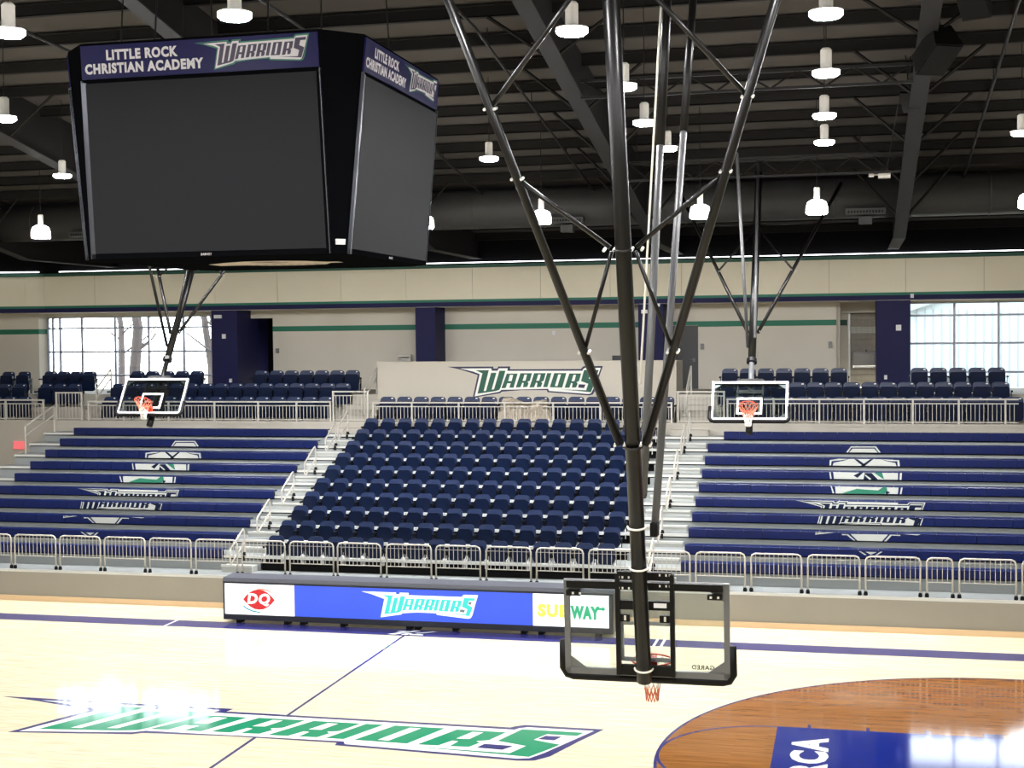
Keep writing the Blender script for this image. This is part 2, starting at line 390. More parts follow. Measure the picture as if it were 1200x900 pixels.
q = MB(); q.prism([(WX0, 24), (WX0 - 7.4, 22.16), (-26.1, 26.4), (WX0, 26.4)], lambda a, b: (a, b, 7.705), lambda a, b: (a, b, 7.8)); q.build('soffit', 'wall_paint', wall)
for x0, x1 in ((-12.31, -11.33), (-4.73, -4.02), (2.963, 3.79), (10.587, 11.633)):
    struct(bx('wall_column', 'wall_navy', (x0, x1, WY, RY + .6, 4.85, 7.7)), 'navy painted wall column on the concourse')
def rec(x0, x1, y=RY):
    bx('recessed_wall', 'wall_paint', (x0, x1, y, y + .15, 4.85, 7.7), wall)
    bx('recess_stripe', 'wall_green', (x0, x1, y - .012, y, 6.935, 7.12), wall)
rec(-10.48, -3.8); rec(-3.8, 3.83); rec(4.81, 9.335)
bx('recessed_wall', 'wall_paint', (3.83, 4.81, RY, RY + .15, 6.98, 7.7), wall); bx('recess_stripe', 'wall_green', (3.83, 4.81, RY - .012, RY, 6.99, 7.12), wall)
# door
d = struct(bx('door_1', 'door_gray', (3.80, 4.85, RY + .03, RY + .1, 4.85, 7.02)), 'dark grey steel door beside the navy column')
q = MB(); q.tube([(4.66, RY - .03, 5.82), (4.52, RY - .03, 5.82)], .02, 6); q.box(4.62, 4.7, RY - .02, RY + .03, 5.76, 5.88); q.build('door_handle', 'silver', d)
# dark opening left, alcove right
for nm, b, mt in (('corridor_wall', (-12.4, -12.3, RY + .2, 29, 4.85, 7.7), 'wall_navy'), ('corridor_wall', (-10.48, -10.38, RY + .15, 29, 4.85, 7.7), 'wall_navy'), ('corridor_wall', (-12.4, -10.38, 29, 29.1, 4.85, 7.8), 'black_wall'), ('corridor_ceiling', (-12.4, -10.38, RY, 29.1, 7.7, 7.8), 'black_wall'), ('corridor_header', (-11.4, -10.45, RY, RY + .1, 7.42, 7.7), 'wall_paint')):
    bx(nm, mt, b, wall)
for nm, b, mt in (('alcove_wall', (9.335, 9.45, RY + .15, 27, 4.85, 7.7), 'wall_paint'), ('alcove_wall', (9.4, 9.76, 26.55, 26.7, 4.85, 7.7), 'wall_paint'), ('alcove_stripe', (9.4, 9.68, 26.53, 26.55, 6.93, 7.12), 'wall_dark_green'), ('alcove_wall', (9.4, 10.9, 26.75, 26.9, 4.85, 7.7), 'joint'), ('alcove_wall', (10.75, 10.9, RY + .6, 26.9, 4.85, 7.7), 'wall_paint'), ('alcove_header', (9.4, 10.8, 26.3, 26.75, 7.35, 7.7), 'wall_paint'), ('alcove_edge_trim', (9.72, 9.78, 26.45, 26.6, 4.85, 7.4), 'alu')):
    bx(nm, mt, b, wall)
z = 4.87; r = 0
while z < 7.3:
    h = .045 if 6.6 < z < 6.88 else .2
    x = 9.8 - (.35 if r % 2 else 0)
    while x < 10.75:
        wdt = .18 if h < .1 else .62
        x0 = max(x, 9.79); x1 = min(x + wdt - .012, 10.75)
        if x1 - x0 > .03: bx('tile', 'tile_pale' if h < .1 else 'tile_stone', (x0, x1, 26.70 + random.uniform(-.012, .005), 26.76, z, z + h - .012), wall)
        x += wdt
    z += h; r += 1
o = thing('drinking_fountain', (10.25, 26.5, 5.5), 'stainless steel drinking fountain on the tiled alcove wall', 'fountain')
q = MB(); q.prism([(26.70, 6.05), (26.42, 6.05), (26.40, 5.98), (26.44, 5.58), (26.52, 5.5), (26.70, 5.5)], lambda a, b: (9.87, a, b), lambda a, b: (10.62, a, b)); q.build('basin', 'stainless', o)
q = MB(); q.tube([(10.3, 26.5, 6.05), (10.3, 26.46, 6.1), (10.3, 26.42, 6.08)], .02, 6); q.build('spout', 'seat_black', o)
q = MB(); q.box(9.9, 10.6, 26.36, 26.4, 5.5, 5.55); q.build('push_bar', 'stainless', o)

# windows (recessed): frame, mullions and panes as parts
def window(name, label, xs, zs, y, x_open):
    wdw = struct(thing(name, (xs[0], y, zs[0]), label, None, kind='structure'), label)
    for x in xs:
        q = MB(); q.box(x - .038, x + .038, y - .06, y + .06, zs[0], zs[-1]); q.build('mullion', 'window_metal', wdw)
    for z in zs:
        q = MB(); q.box(xs[0], xs[-1], y - .055, y + .055, z - .034, z + .034); q.build('transom', 'window_metal', wdw)
    for i in range(len(xs) - 1):
        for j in range(len(zs) - 1):
            q = MB(); q.box(xs[i] + .04, xs[i + 1] - .04, y - .004, y + .004, zs[j] + .035, zs[j + 1] - .035); q.build('pane', 'window_glass', wdw)
window('window_1', 'wide left window with winter trees outside', [-19.8, -19.6, -19.3, -18.38, -17.0, -15.63, -14.21, -12.7], [4.4, 5.36, 6.25, 7.14, 7.55], 25.7, 0)
window('window_2', 'wide right window with a pale gabled building outside', [11.66, 13.07, 14.44, 15.85, 17.3, 18.7, 20.1], [4.4, 5.37, 6.31, 7.22, 7.64], 25.7, 0)
wp('window_head', 'wall_paint', (-19.85, -12.3, 25.6, 25.8, 7.55, 7.75)); wp('window_head', 'wall_paint', (11.6, 20.2, 25.6, 25.8, 7.64, 7.75))
wp('window_reveal', 'wall_paint', (-20.35, -19.85, 25.1, 25.85, 4.85, 7.72)); wp('reveal_stripe', 'wall_green', (-19.85, -19.838, 25.1, 25.68, 6.935, 7.12))
wp('recessed_wall', 'wall_paint', (20.1, 24, 25.1, 25.85, 4.4, 7.72)); wp('window_sill_wall', 'wall_paint', (-20.2, -12.3, 25.6, 25.8, 3.9, 4.4)); wp('window_sill_wall', 'wall_paint', (11.6, 24, 25.6, 25.8, 3.9, 4.4))
# left return of the far wall
def ang(name, mt, u0, u1, d0, d1, z0, z1):
    ca, sa = math.cos(math.radians(194)), math.sin(math.radians(194)); q = MB()
    P_ = [(WX0 + ca * u + sa * d * -1, WY + sa * u + ca * d * -1) for u, d in ((u0, d0), (u1, d0), (u1, d1), (u0, d1))]
    q.prism(P_, lambda a, b: (a, b, z0), lambda a, b: (a, b, z1)); return q.build(name, mt, wl)
wl = struct(thing('wall_left_return', (WX0, WY, 7.7), 'angled left end of the far wall', None, kind='structure'), 'angled left end of the far wall')
ang('black_wall', 'black_wall', 0, 7.6, 0, .3, 9.13, 10.6)
for i in range(4): ang('wall_panel', 'cream_panel', i * 2.36 + .01 - (1.7 if i else 0), min(i * 2.36 + 2.35 - 1.7, 7.6), -.01, .05, 7.95, 9.02)
ang('upper_green_trim', 'wall_dark_green', 0, 7.6, -.05, .1, 9.02, 9.13); ang('green_stripe', 'wall_green', 0, 7.6, -.02, .1, 7.865, 7.95); ang('navy_stripe', 'wall_navy', 0, 7.6, -.02, .1, 7.71, 7.865)
wp('recessed_wall', 'wall_paint', (-26, -20.35, 25.1, 25.25, 4.05, 7.72)); wp('recess_stripe', 'wall_green', (-26, -19.85, 25.088, 25.1, 6.935, 7.12))
# other walls close the hall
struct(bx('wall_left', 'wall_paint', (-26.3, -26, -26.3, 30, 0, 14)), 'left end wall of the arena'); struct(bx('wall_right', 'wall_paint', (24, 24.3, -26.3, 30, 0, 14)), 'right end wall of the arena')
struct(bx('wall_near', 'wall_paint', (-26.3, 24.3, -26.3, -26, 0, 14)), 'wall behind the viewer')
# lit strips at the wall head
for (x0, x1), lab in (((-18.2, -13.2), 'white lit strip above the left window'), ((-12.9, 23.5), 'long white lit strip along the top of the far wall')):
    o = thing('strip_light', (x0, WY - .1, 9.15), lab, 'light')
    q = MB(); q.box(x0, x1, WY - .16, WY - .1, 9.17, 9.2); q.build('lit_strip', 'strip_led', o)
    q = MB(); q.box(x0, x1, WY - .18, WY + .02, 9.14, 9.17); q.build('strip_ledge', 'black_wall', o)
ca, sa = math.cos(math.radians(194)), math.sin(math.radians(194))
o = thing('strip_light', (WX0, WY - .1, 9.15), 'short white lit strip left of the wall corner', 'light')
q = MB(); q.tube([(WX0 + ca * u - .0, WY + sa * u - .14, 9.19) for u in (.1, 5)], .02, 4); q.build('lit_strip', 'strip_led', o)

# small fixtures on the far wall
def fixture(name, mt, x, y, z, wx, wz, lab, cat, dp=.06):
    q = MB(); q.box(x - wx / 2, x + wx / 2, y - dp, y, z - wz / 2, z + wz / 2); return tag(q.build(name, mt), lab, cat)
FY = WY - .002; GY = RY - .014
e = fixture('emergency_light', 'white_plastic', -12.04, FY, 7.48, .28, .12, 'white emergency light high on the column beside the left window', 'light')
fixture('alarm_strobe', 'white_plastic', -11.82, FY, 6.78, .13, .16, 'white alarm strobe on the navy column by the left window', 'alarm')
fixture('wall_outlet', 'white_plastic', -11.59, FY, 5.21, .09, .13, 'white outlet low on the column beside the dark opening', 'outlet')
fixture('emergency_light', 'white_plastic', 3.175, FY, 7.45, .2, .12, 'white emergency light on the column behind the near hoop tubes', 'light')
fixture('alarm_strobe', 'white_plastic', 3.63, FY, 7.66, .12, .1, 'small white box at the top of the column beside the door', 'alarm')
fixture('alarm_strobe', 'white_plastic', 11.267, FY, 6.83, .16, .18, 'white alarm strobe on the column beside the right window', 'alarm')
fixture('wall_outlet', 'white_plastic', 10.87, FY, 5.26, .09, .13, 'white outlet low on the column beside the right window', 'outlet')
fixture('security_camera', 'white_plastic', 11.68, WY - .02, 7.83, .1, .13, 'small white box at the corner above the right window', 'camera')
fixture('wall_plaque', 'plaque', -10.3, GY, 6.24, .11, .17, 'small grey room plaque beside the dark opening', 'sign')
fixture('wall_plaque', 'plaque', 4.95, GY, 6.27, .12, .2, 'small grey room plaque right of the steel door', 'sign')
fixture('wall_plaque', 'plaque', 9.14, GY, 6.3, .12, .2, 'small grey room plaque left of the tiled alcove', 'sign')
fixture('thermostat', 'white_plastic', -.12, GY, 6.78, .11, .14, 'white thermostat on the wall above the banner wall', 'thermostat')
fixture('wall_display', 'door_gray', 2.2, GY, 5.89, .6, .2, 'dark flat box on the wall behind the near hoop post', 'box')
o = thing('bottle_filler', (-5.44, RY, 5.8), 'small steel drinking fountain left of the second navy column', 'fountain')
for i, (z, hh) in enumerate(((6.0, .07), (5.9, .05), (5.8, .09))): bx('steel_shelf', 'stainless', (-5.68, -5.22, RY - .25, RY - .014, z, z + hh), o)
bx('steel_post', 'stainless', (-5.3, -5.24, RY - .2, RY - .014, 5.75, 6.05), o)

# ------------------------------------------------------------------ outside
struct(bx('ground_outside', 'ground', (-90, 70, 26.2, 120, 3.4, 3.6)), 'pale ground outside the windows')
def tree(x, y, h, r, lab):
    o = thing('bare_tree', (x, y, 3.6), lab, 'tree'); q = MB()
    q.tube([(x + random.uniform(-.15, .15) * i, y, 3.6 + h * i / 5) for i in range(6)], r, 8, r1=r * .4); q.build('trunk', 'bark', o)
    q = MB()
    for i in range(14):
        a = random.uniform(0, 6.28); z = 3.6 + h * random.uniform(.25, .95); l = random.uniform(.8, 2.2)
        p0 = Vector((x, y, z)); p1 = p0 + Vector((math.cos(a) * l * .6, math.sin(a) * l * .6, l * .4)); p2 = p1 + Vector((math.cos(a + .5) * l * .4, math.sin(a + .5) * l * .4, l * .5))
        q.tube([p0, p1, p2], .05, 4, r1=.015)
    q.build('branches', 'bark', o)
tree(-19.6, 32, 9, .28, 'thick leaning bare tree seen through the left window'); tree(-17.6, 35, 9, .2, 'bare tree seen through the middle panes of the left window')
tree(-16.6, 33, 9, .13, 'slim bare tree seen through the left window, right of the middle'); tree(-15.6, 33.5, 9, .24, 'bare tree seen behind the left hoop post'); tree(-22.5, 36, 9, .18, 'bare tree seen near the left edge of the left window')
tree(-14.2, 34, 8, .16, 'bare tree seen at the right edge of the left window')
o = thing('gabled_building', (20, 38, 3.6), 'pale siding building with a gable seen through the right window', 'building')
q = MB(); q.prism([(12, 3.6), (32, 3.6), (32, 7.6), (22, 11.0), (12, 7.6)], lambda a, b: (a, 38, b), lambda a, b: (a, 46, b)); q.build('siding_wall', 'siding', o)
q = MB()
for i in range(60): q.box(12.1 + i * .33, 12.14 + i * .33, 37.95, 38, 3.6, 7.6)
q.build('siding_rib', 'roof_trim', o)
q = MB(); q.prism([(11.2, 7.2), (22, 10.9), (22, 11.3), (11.2, 7.6)], lambda a, b: (a, 37.6, b), lambda a, b: (a, 46.2, b)); q.prism([(32.8, 7.2), (22, 10.9), (22, 11.3), (32.8, 7.6)], lambda a, b: (a, 37.6, b), lambda a, b: (a, 46.2, b)); q.build('roof', 'roof_trim', o)

# ------------------------------------------------------------------ bleachers
def YN(i): return 9.95 + .838 * i
def ZN(i): return .80 if i == 0 else .8927 + .2836 * i
CY0, CZ0 = 19.2, 4.05
def stand(x0, x1, label, aisle, center=False):
    o = thing('bleacher_stand', ((x0 + x1) / 2, 9.95, 0), label, 'bleacher')
    bx('front_panel', 'fascia', (x0, x1, 9.95, 10.0, .13, .74), o)
    bx('wooden_base', 'wood_base', (x0, x1, 9.9, 9.97, .0, .13), o)
    for i in range(11):
        y0 = YN(i); y1 = YN(i + 1) + .1 if i < 10 else CY0; z = ZN(i)
        bx('deck', 'deck_gray', (x0, x1, y0 + .03, y1, z - .05, z), o)
        bx('deck_nose', 'alu', (x0, x1, y0, y0 + .05, z - .062, z + .004), o)
        if i and center: bx('riser', 'riser_dark', (x0, x1, y0 + .14, y0 + .17, ZN(i - 1), z - .05), o)
        elif i:
            bx('riser', 'deck_gray', (x0, x1, y0 + .02, y0 + .05, ZN(i - 1), z - .095), o); bx('gap_shade_strip', 'riser_dark', (x0, x1, y0 + .06, y0 + .08, z - .10, z - .05), o)  # near-black strip stands in for the shade under the deck nose
    if aisle:
        a0, a1 = aisle
        for i in range(1, 11):
            zs = (ZN(i - 1) + ZN(i)) / 2
            q = MB(); q.box(a0, a1, YN(i) - .34, YN(i) + .13, ZN(i - 1), zs - .03); s = q.build('aisle_step', 'step_gray', o)
            bx('step_edge', 'alu', (a0 - .01, a1 + .01, YN(i) - .36, YN(i) - .30, zs - .045, zs + .004), s)
        q = MB(); q.box(a0, a1, CY0 - .36, CY0, ZN(10), ZN(10) + .16); q.build('aisle_step', 'concrete', o)
    return o
stand(-15.55, -4.82, 'left bleacher bank with grey decks and its aisle steps', (-5.72, -4.9))
stand(-4.82, 4.45, 'centre bleacher bank carrying the individual chairs', None, True)
stand(4.45, 17.5, 'right bleacher bank with grey decks and its aisle steps', (4.62, 5.75))
# bench modules
q = MB()
prof = [(0, -.055), (0, .135), (.012, .155), (.035, .163), (.27, .158), (.285, .145), (.285, .125), (.03, .125), (.02, -.055)]
q.prism(prof, lambda a, b: (-.222, a, b), lambda a, b: (.222, a, b)); mod = q.mesh('seat_module', 'bench_blue')
q = MB(); q.box(-.05, .05, .1, .14, -.08, .15)
DECALS = {9: [["w",[[-0.48,-0.039],[-0.35,0.145],[0.32,0.15],[0.44,-0.038],[0.39,-0.038],[0.29,0.114],[-0.34,0.108],[-0.43,-0.039]]],["w",[[-0.4,-0.038],[-0.31,0.076],[0.27,0.081],[0.36,-0.039]]]],8: [["w",[[-0.92,-0.05],[-0.91,0.115],[-0.69,0.154],[-0.44,0.156],[-0.58,0.119],[-0.86,0.087],[-0.88,-0.05]]],["w",[[-0.83,-0.049],[-0.81,0.034],[-0.55,0.098],[-0.41,0.156],[0.42,0.165],[0.56,0.102],[0.8,0.051],[0.83,-0.044]]],["w",[[0.42,0.165],[0.9,0.134],[0.92,-0.042],[0.86,-0.044],[0.85,0.098],[0.63,0.11]]],["n",[[-0.27,0.151],[-0.18,0.152],[0.04,-0.028],[-0.06,-0.04]]],["n",[[0.15,0.155],[0.23,0.156],[0.01,-0.046],[-0.1,-0.048]]]],7: [["w",[[-0.91,0.163],[-0.88,0.164],[-0.85,-0.04],[-0.89,-0.04]]],["w",[[0.89,0.158],[0.94,0.159],[0.93,-0.04],[0.88,-0.041]]],["w",[[-0.81,0.158],[0.84,0.157],[0.84,-0.041],[-0.79,-0.039]]],["n",[[-0.14,0.166],[-0.04,0.157],[-0.19,-0.003],[-0.29,0.066]]],["n",[[-0.0,0.147],[0.17,0.149],[0.34,-0.048],[-0.04,-0.053]]],["v",[[0.01,0.105],[0.17,-0.033],[0.12,-0.051],[-0.0,0.07]]],["g",[[0.23,0.16],[0.44,0.173],[0.49,-0.029],[0.45,-0.012]]]],6: [["w",[[-0.87,0.157],[-0.84,0.157],[-0.78,-0.045],[-0.82,-0.046]]],["w",[[0.89,0.148],[0.93,0.149],[0.9,-0.039],[0.86,-0.039]]],["w",[[-0.76,0.151],[0.83,0.148],[0.81,-0.04],[-0.74,-0.048]]],["g",[[-0.58,-0.039],[-0.21,0.098],[-0.01,0.077],[0.32,0.058],[0.45,0.162],[0.53,0.153],[0.55,0.068],[0.48,-0.045],[-0.41,-0.05]]],["n",[[0.53,0.051],[0.62,0.008],[0.55,-0.044],[0.5,-0.035]]]],5: [["w",[[-0.71,0.144],[0.79,0.14],[0.77,0.046],[-0.35,0.043],[-0.36,0.093],[-0.69,0.104]]]],3: [["w",[[-0.37,0.127],[0.5,0.133],[0.36,-0.054],[-0.21,-0.062]]],["w",[[-0.58,0.121],[-0.43,0.119],[-0.26,-0.064],[-0.3,-0.065],[-0.46,0.093],[-0.57,0.091]]],["w",[[0.55,0.134],[0.79,0.131],[0.78,0.105],[0.59,0.111],[0.46,-0.062],[0.41,-0.064]]]],2: [["w",[[-0.03,0.115],[0.22,0.112],[0.09,0.037]]],["w",[[-0.19,0.124],[-0.14,0.125],[-0.0,0.028],[-0.05,0.027]]],["w",[[0.3,0.124],[0.35,0.125],[0.24,0.035],[0.19,0.034]]]],4: []}
MATD = {'w': 'bench_white', 'n': 'seat_pan_blue', 'g': 'wall_green', 'v': 'bench_white'}
def clip(p, v0, v1):                      # keep the part of a logo polygon between two heights
    for s, v in ((1, v0), (-1, v1)):
        o = []
        for i in range(len(p)):
            a, c = p[i - 1], p[i]; da, dc = s * (a[1] - v), s * (c[1] - v)
            if (da >= 0) != (dc >= 0): t = da / (da - dc); o.append((a[0] + (c[0] - a[0]) * t, v))
            if dc >= 0: o.append(c)
        p = o
        if len(p) < 3: return None
    return p
WM = [('bench_white', [L_OUT]), ('seat_pan_blue', [inset(L_OUT, .0075)]), ('bench_white', [inset(L_IN, .004)]), ('seat_pan_blue', L_LET), ('bench_white', L_HOLE)]
WROW = {5: .130, 4: .046, 3: -.040}
for side, x0, n, xc in (('left', -14.44, 18.75, -10.127), ('right', 5.86, 21, 10.136)):
    for i in range(1, 11):
        y = YN(i) - .055; z = ZN(i); xs = x0; cnt = 19 if side == 'left' else 22
        if side == 'right' and i == 10: xs, cnt = x0 + .38, 21
        wds = 'lowest' if i == 1 else ('topmost' if i == 10 else nth(i - 1))
        lab = f'navy plastic bench, {wds} row{" from the court" if 1 < i < 10 else ""} of the {side} bleacher bank'
        o = thing('bleacher_bench', (xs, y, z), lab + (', printed in white' if i in DECALS else ''), 'bench', f'navy benches on the {side} bleacher bank')
        for k in range(cnt): inst('seat_module', mod, o, ((k + .5) * .4535, 0, 0))
        q = MB(); q.box(xs, xs + cnt * .4535, y + .04, y + .09, z - .06, z + .12); q.build('bench_beam', 'riser_dark', o)
        if i in DECALS:
            for h, c in enumerate('wngv'):
                q = MB()
                for cc, p in DECALS[i]:
                    if cc == c: q.poly(p, lambda a, b: (xc + a, y - .003 - .0012 * h, z + max(-.052, min(b * .9 - .008, .134))))
                if q.v: q.build({'w': 'white_print', 'n': 'navy_print', 'g': 'green_print', 'v': 'white_print'}[c], MATD[c], o)
        if i in WROW:
            v0 = WROW[i]
            for h, (mt, ps) in enumerate(WM):
                q = MB()
                for p in ps:
                    c = clip(p, v0, v0 + .0615)
                    if c: q.poly(c, lambda a, b: (xc - 1.73 + 3.18 * a, y - .009 - .0012 * h, z - .052 + (b - v0) * 3.02))
                if q.v: q.build('wordmark_print', mt, o)

# ------------------------------------------------------------------ concourse
conc = struct(bx('concourse_floor', 'concrete', (-26, 24, CY0, 26.2, CZ0 - .3, CZ0)), 'raised concrete concourse behind the bleachers')
bx('concourse_front', 'concrete', (-26, 24, CY0 - .04, CY0 + .3, 0, CZ0 + .02), conc)
bx('concourse_curb', 'concrete', (-26, 24, CY0 - .06, CY0 + .12, CZ0 - .06, CZ0 + .03), conc)
for x0, x1 in ((-26, -15.2), (-14.5, -6.1), (6.1, 15.0)):
    bx('seating_step', 'concrete', (x0, x1, 20.15, 21.0, CZ0, CZ0 + .4), conc)
bx('seating_step', 'concrete', (-26, 24, 21.0, 26, CZ0, CZ0 + .8), conc)
for x0, x1 in ((-15.2, -14.5), (-6.1, -4.9), (4.8, 6.1)):
    for k in range(4): bx('stair_step', 'concrete', (x0, x1, 20.0 + k * .28, 21.1, CZ0, CZ0 + .16 * (k + 1)), conc)
# press box front wall
o = thing('banner_wall', (-.2, 21, CZ0), 'cream half-height wall with the team wordmark behind the centre seats', 'wall')
q = MB(); q.box(-5.07, 4.58, 20.9, 21.02, CZ0, 5.87); q.box(-5.07, -4.95, 21.02, 22.6, CZ0, 5.87); q.box(4.46, 4.58, 21.02, 22.6, CZ0, 5.87); q.build('front_wall', 'banner_paint', o)
bx('top_cap', 'banner_paint', (-5.09, 4.6, 20.88, 21.04, 5.86, 5.9), o)
wordmark(o, lambda a, b, h: (-2.72 + a * 5.02, 20.897 - .003 * h, 4.745 + b * 5.15), [('out', 'sign_navy'), ('in', 'sign_white'), ('let', 'sign_green'), ('hole', 'sign_white'), ('box', 'sign_navy')], 'sign')

# ------------------------------------------------------------------ chairs
def lin(n, a, b): return [a + (b - a) * i / (n - 1) for i in range(n)]
def rounded(w, z0, z1, rt, rb, n=5, crown=.02):
    pts = []
    for cx, cz, r, a0 in ((w - rt, z1 - rt, rt, 0), (-w + rt, z1 - rt, rt, 90), (-w + rb, z0 + rb, rb, 180), (w - rb, z0 + rb, rb, 270)):
        for k in range(n):
            a = math.radians(a0 + 90 * k / (n - 1)); x = cx + r * math.cos(a); zz = cz + r * math.sin(a)
            if a0 < 180: zz += crown * (1 - (x / w) ** 2)
            pts.append((x, zz))
    return pts
def shell(poly, yf, th):
    q = MB(); q.prism(poly, lambda a, b: (a, yf(a, b), b), lambda a, b: (a, yf(a, b) + th, b)); return q
back_me = shell(rounded(.205, .03, .475, .09, .05), lambda a, b: .25 + .14 * b - .35 * a * a * 0 + .3 * (.047 - a * a) * -.4, .03).mesh('chair_back', 'seat_blue')
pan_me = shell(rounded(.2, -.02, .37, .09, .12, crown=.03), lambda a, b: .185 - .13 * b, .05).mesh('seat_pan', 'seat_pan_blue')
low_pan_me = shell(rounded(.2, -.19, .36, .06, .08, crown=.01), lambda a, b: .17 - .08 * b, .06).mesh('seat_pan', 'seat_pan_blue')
q = MB(); q.box(-.26, -.225, .02, .3, .2, .25); q.box(-.25, -.235, .24, .3, -.1, .22); arm_l = q.mesh('armrest', 'seat_black')
q = MB(); q.box(.225, .26, .02, .3, .2, .25); q.box(.235, .25, .24, .3, -.1, .22); arm_r = q.mesh('armrest', 'seat_black')
q = MB(); q.box(-.19, .19, .10, .16, -.045, -.015); bar_me = q.mesh('seat_bar', 'seat_bar')
q = MB(); q.prism([(.2, .05), (.2, -.27), (.1, -.275), (.1, -.275 - .0), (.34, -.275), (.28, -.25), (.28, .05)], lambda a, b: (-.012, a, b), lambda a, b: (.012, a, b)); leg_me = q.mesh('leg', 'seat_black')
q = MB(); q.box(.1, .15, .305, .312, .445, .475); plate_me = q.mesh('number_plate', 'white_plastic')
q = MB(); q.box(-.0075, .0075, .02, .12, -.16, .05); brk_me = q.mesh('mounting_bracket', 'seat_bar')
def proto(raised, lab, grp):
    o = thing('folding_chair', (0, 0, 0), lab, 'chair', grp); dz = .275 if raised else 0
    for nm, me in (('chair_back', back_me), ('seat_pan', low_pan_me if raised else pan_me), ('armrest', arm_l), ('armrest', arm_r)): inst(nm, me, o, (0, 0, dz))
    if raised: o.scale = (1.2, 1, 1)
    if raised: inst('leg', leg_me, o, (-.235, 0, dz)); inst('leg', leg_me, o, (.235, 0, dz)); inst('number_plate', plate_me, o, (0, -.03, dz - .02))
    else: inst('seat_bar', bar_me, o); inst('mounting_bracket', brk_me, o, (-.2425, 0, 0)); inst('mounting_bracket', brk_me, o, (.2425, 0, 0))
    return o
first = {}
def chair(raised, x, y, z, lab, grp):
    if raised not in first: first[raised] = o = proto(raised, lab, grp); o.location = (x, y, z); return
    copy_thing(first[raised], (x, y, z), lab, grp)
for i in range(1, 11):
    for k in range(17):
        rw = 'front row' if i == 1 else ('back row' if i == 10 else nth(i - 1) + ' row')
        al = (nth(k) + ' from the left aisle') if k < 9 else (nth(16 - k) + ' from the right aisle')
        chair(False, -4.495 + k * .533, YN(i) + .0, ZN(i), f'navy chair in the {rw} of the centre bank, {al}', f'navy chairs in the {rw} of the centre bank')
def crow(x0, n, x1, y, z, where, grp, ends=('left', 'right')):
    for k, x in enumerate(lin(n, x0, x1)):
        e = nth(k) + ' from the left' if k < (n + 1) // 2 else nth(n - 1 - k) + ' from the right'
        chair(True, x, y, z, f'navy chair {where}, {e}', grp)
crow(-9.42, 7, -6.2, 21.4, CZ0 + .8, 'in the back row left of the banner wall', 'back concourse chairs left of the banner wall')
crow(-13.98, 5, -11.77, 21.4, CZ0 + .8, 'in the back concourse row behind the left hoop', 'back concourse chairs behind the left hoop')
crow(-17.3, 4, -15.8, 21.4, CZ0 + .8, 'in the back row of four below the left window', 'back concourse chairs below the left window')
crow(-20.2, 4, -18.33, 21.4, CZ0 + .8, 'in the back row at the far left corner', 'back concourse chairs at the far left')
crow(6.15, 7, 9.44, 21.4, CZ0 + .8, 'in the back row left of the tiled alcove', 'back concourse chairs left of the alcove')
crow(11.79, 5, 14.0, 21.4, CZ0 + .8, 'in the back concourse row below the right window', 'back concourse chairs below the right window')
crow(-14.22, 16, -6.22, 20.55, CZ0 + .4, 'in the middle concourse row behind the left hoop', 'middle concourse row behind the left hoop')
crow(-16.95, 3, -15.88, 20.55, CZ0 + .4, 'in the middle row of three below the left window', 'middle concourse chairs below the left window')
crow(-19.7, 4, -17.96, 20.55, CZ0 + .4, 'in the middle row at the far left corner', 'middle concourse chairs at the far left')
crow(6.12, 16, 14.03, 20.55, CZ0 + .4, 'in the middle concourse row behind the right hoop', 'middle concourse row behind the right hoop')
crow(-14.07, 15, -6.5, 19.7, CZ0, 'behind the railing left of the banner wall', 'railing row left of the banner wall')
crow(-18.9, 4, -17.27, 19.7, CZ0, 'behind the railing at the far left corner', 'railing row at the far left')
crow(-4.44, 17, 4.37, 19.75, CZ0, 'in the single row in front of the banner wall', 'single row in front of the banner wall')
crow(6.33, 16, 14.32, 19.7, CZ0, 'behind the railing at the right hoop', 'railing row behind the right hoop')

# ------------------------------------------------------------------ railings
def railing(x0, x1, zb, zt, label, posts, mid=True, y=19.25, foot=True):
    o = thing('railing', (x0, y, CZ0), label, 'railing')
    q = MB(); q.box(x0, x1, y - .022, y + .022, zt - .045, zt); q.build('top_rail', 'rail_paint', o)
    q = MB(); q.box(x0, x1, y - .018, y + .018, zb + .06, zb + .09); q.build('bottom_rail', 'rail_paint', o)
    if mid:
        q = MB(); q.box(x0, x1, y - .018, y + .018, zt - .16, zt - .13); q.build('middle_rail', 'rail_paint', o)
    for x in posts:
        q = MB(); q.box(x - .025, x + .025, y - .025, y + .025, zb, zt); q.build('post', 'rail_paint', o)
    q = MB(); n = int((x1 - x0) / .115); t = zt - .13 if mid else zt - .03
    for k in range(1, n): x = x0 + (x1 - x0) * k / n; q.box(x - .008, x + .008, y - .008, y + .008, zb + .08, t)
    b = q.build('balusters', 'rail_paint', o); b['kind'] = 'stuff'
    return o
railing(-20, -16.06, CZ0, 4.76, 'pale metal railing at the far left of the concourse', (-20, -18.8, -17.5, -16.1))
railing(-15.65, -14.68, CZ0, 5.0, 'short taller railing section across the far left stair', (-15.62, -14.7), False)
railing(-14.5, -6.04, CZ0, 4.71, 'long pale railing in front of the left concourse seats', (-14.45, -13.2, -11.6, -10.0, -8.5, -7.2, -6.07))
railing(-6.0, -4.8, CZ0, 5.03, 'taller railing gate at the stair left of the banner wall', (-5.97, -4.83), True)
railing(-4.69, 4.66, CZ0, 4.69, 'long pale railing in front of the banner wall', (-4.66, -3.4, -1.9, -.45, 1.05, 2.5, 3.8, 4.63))
railing(4.79, 6.2, CZ0, 5.02, 'taller railing gate at the stair right of the banner wall', (4.82, 6.17), True)
railing(6.24, 14.35, CZ0, 4.80, 'long pale railing in front of the right concourse seats', (6.27, 7.6, 8.9, 10.15, 11.5, 12.75, 14.0))
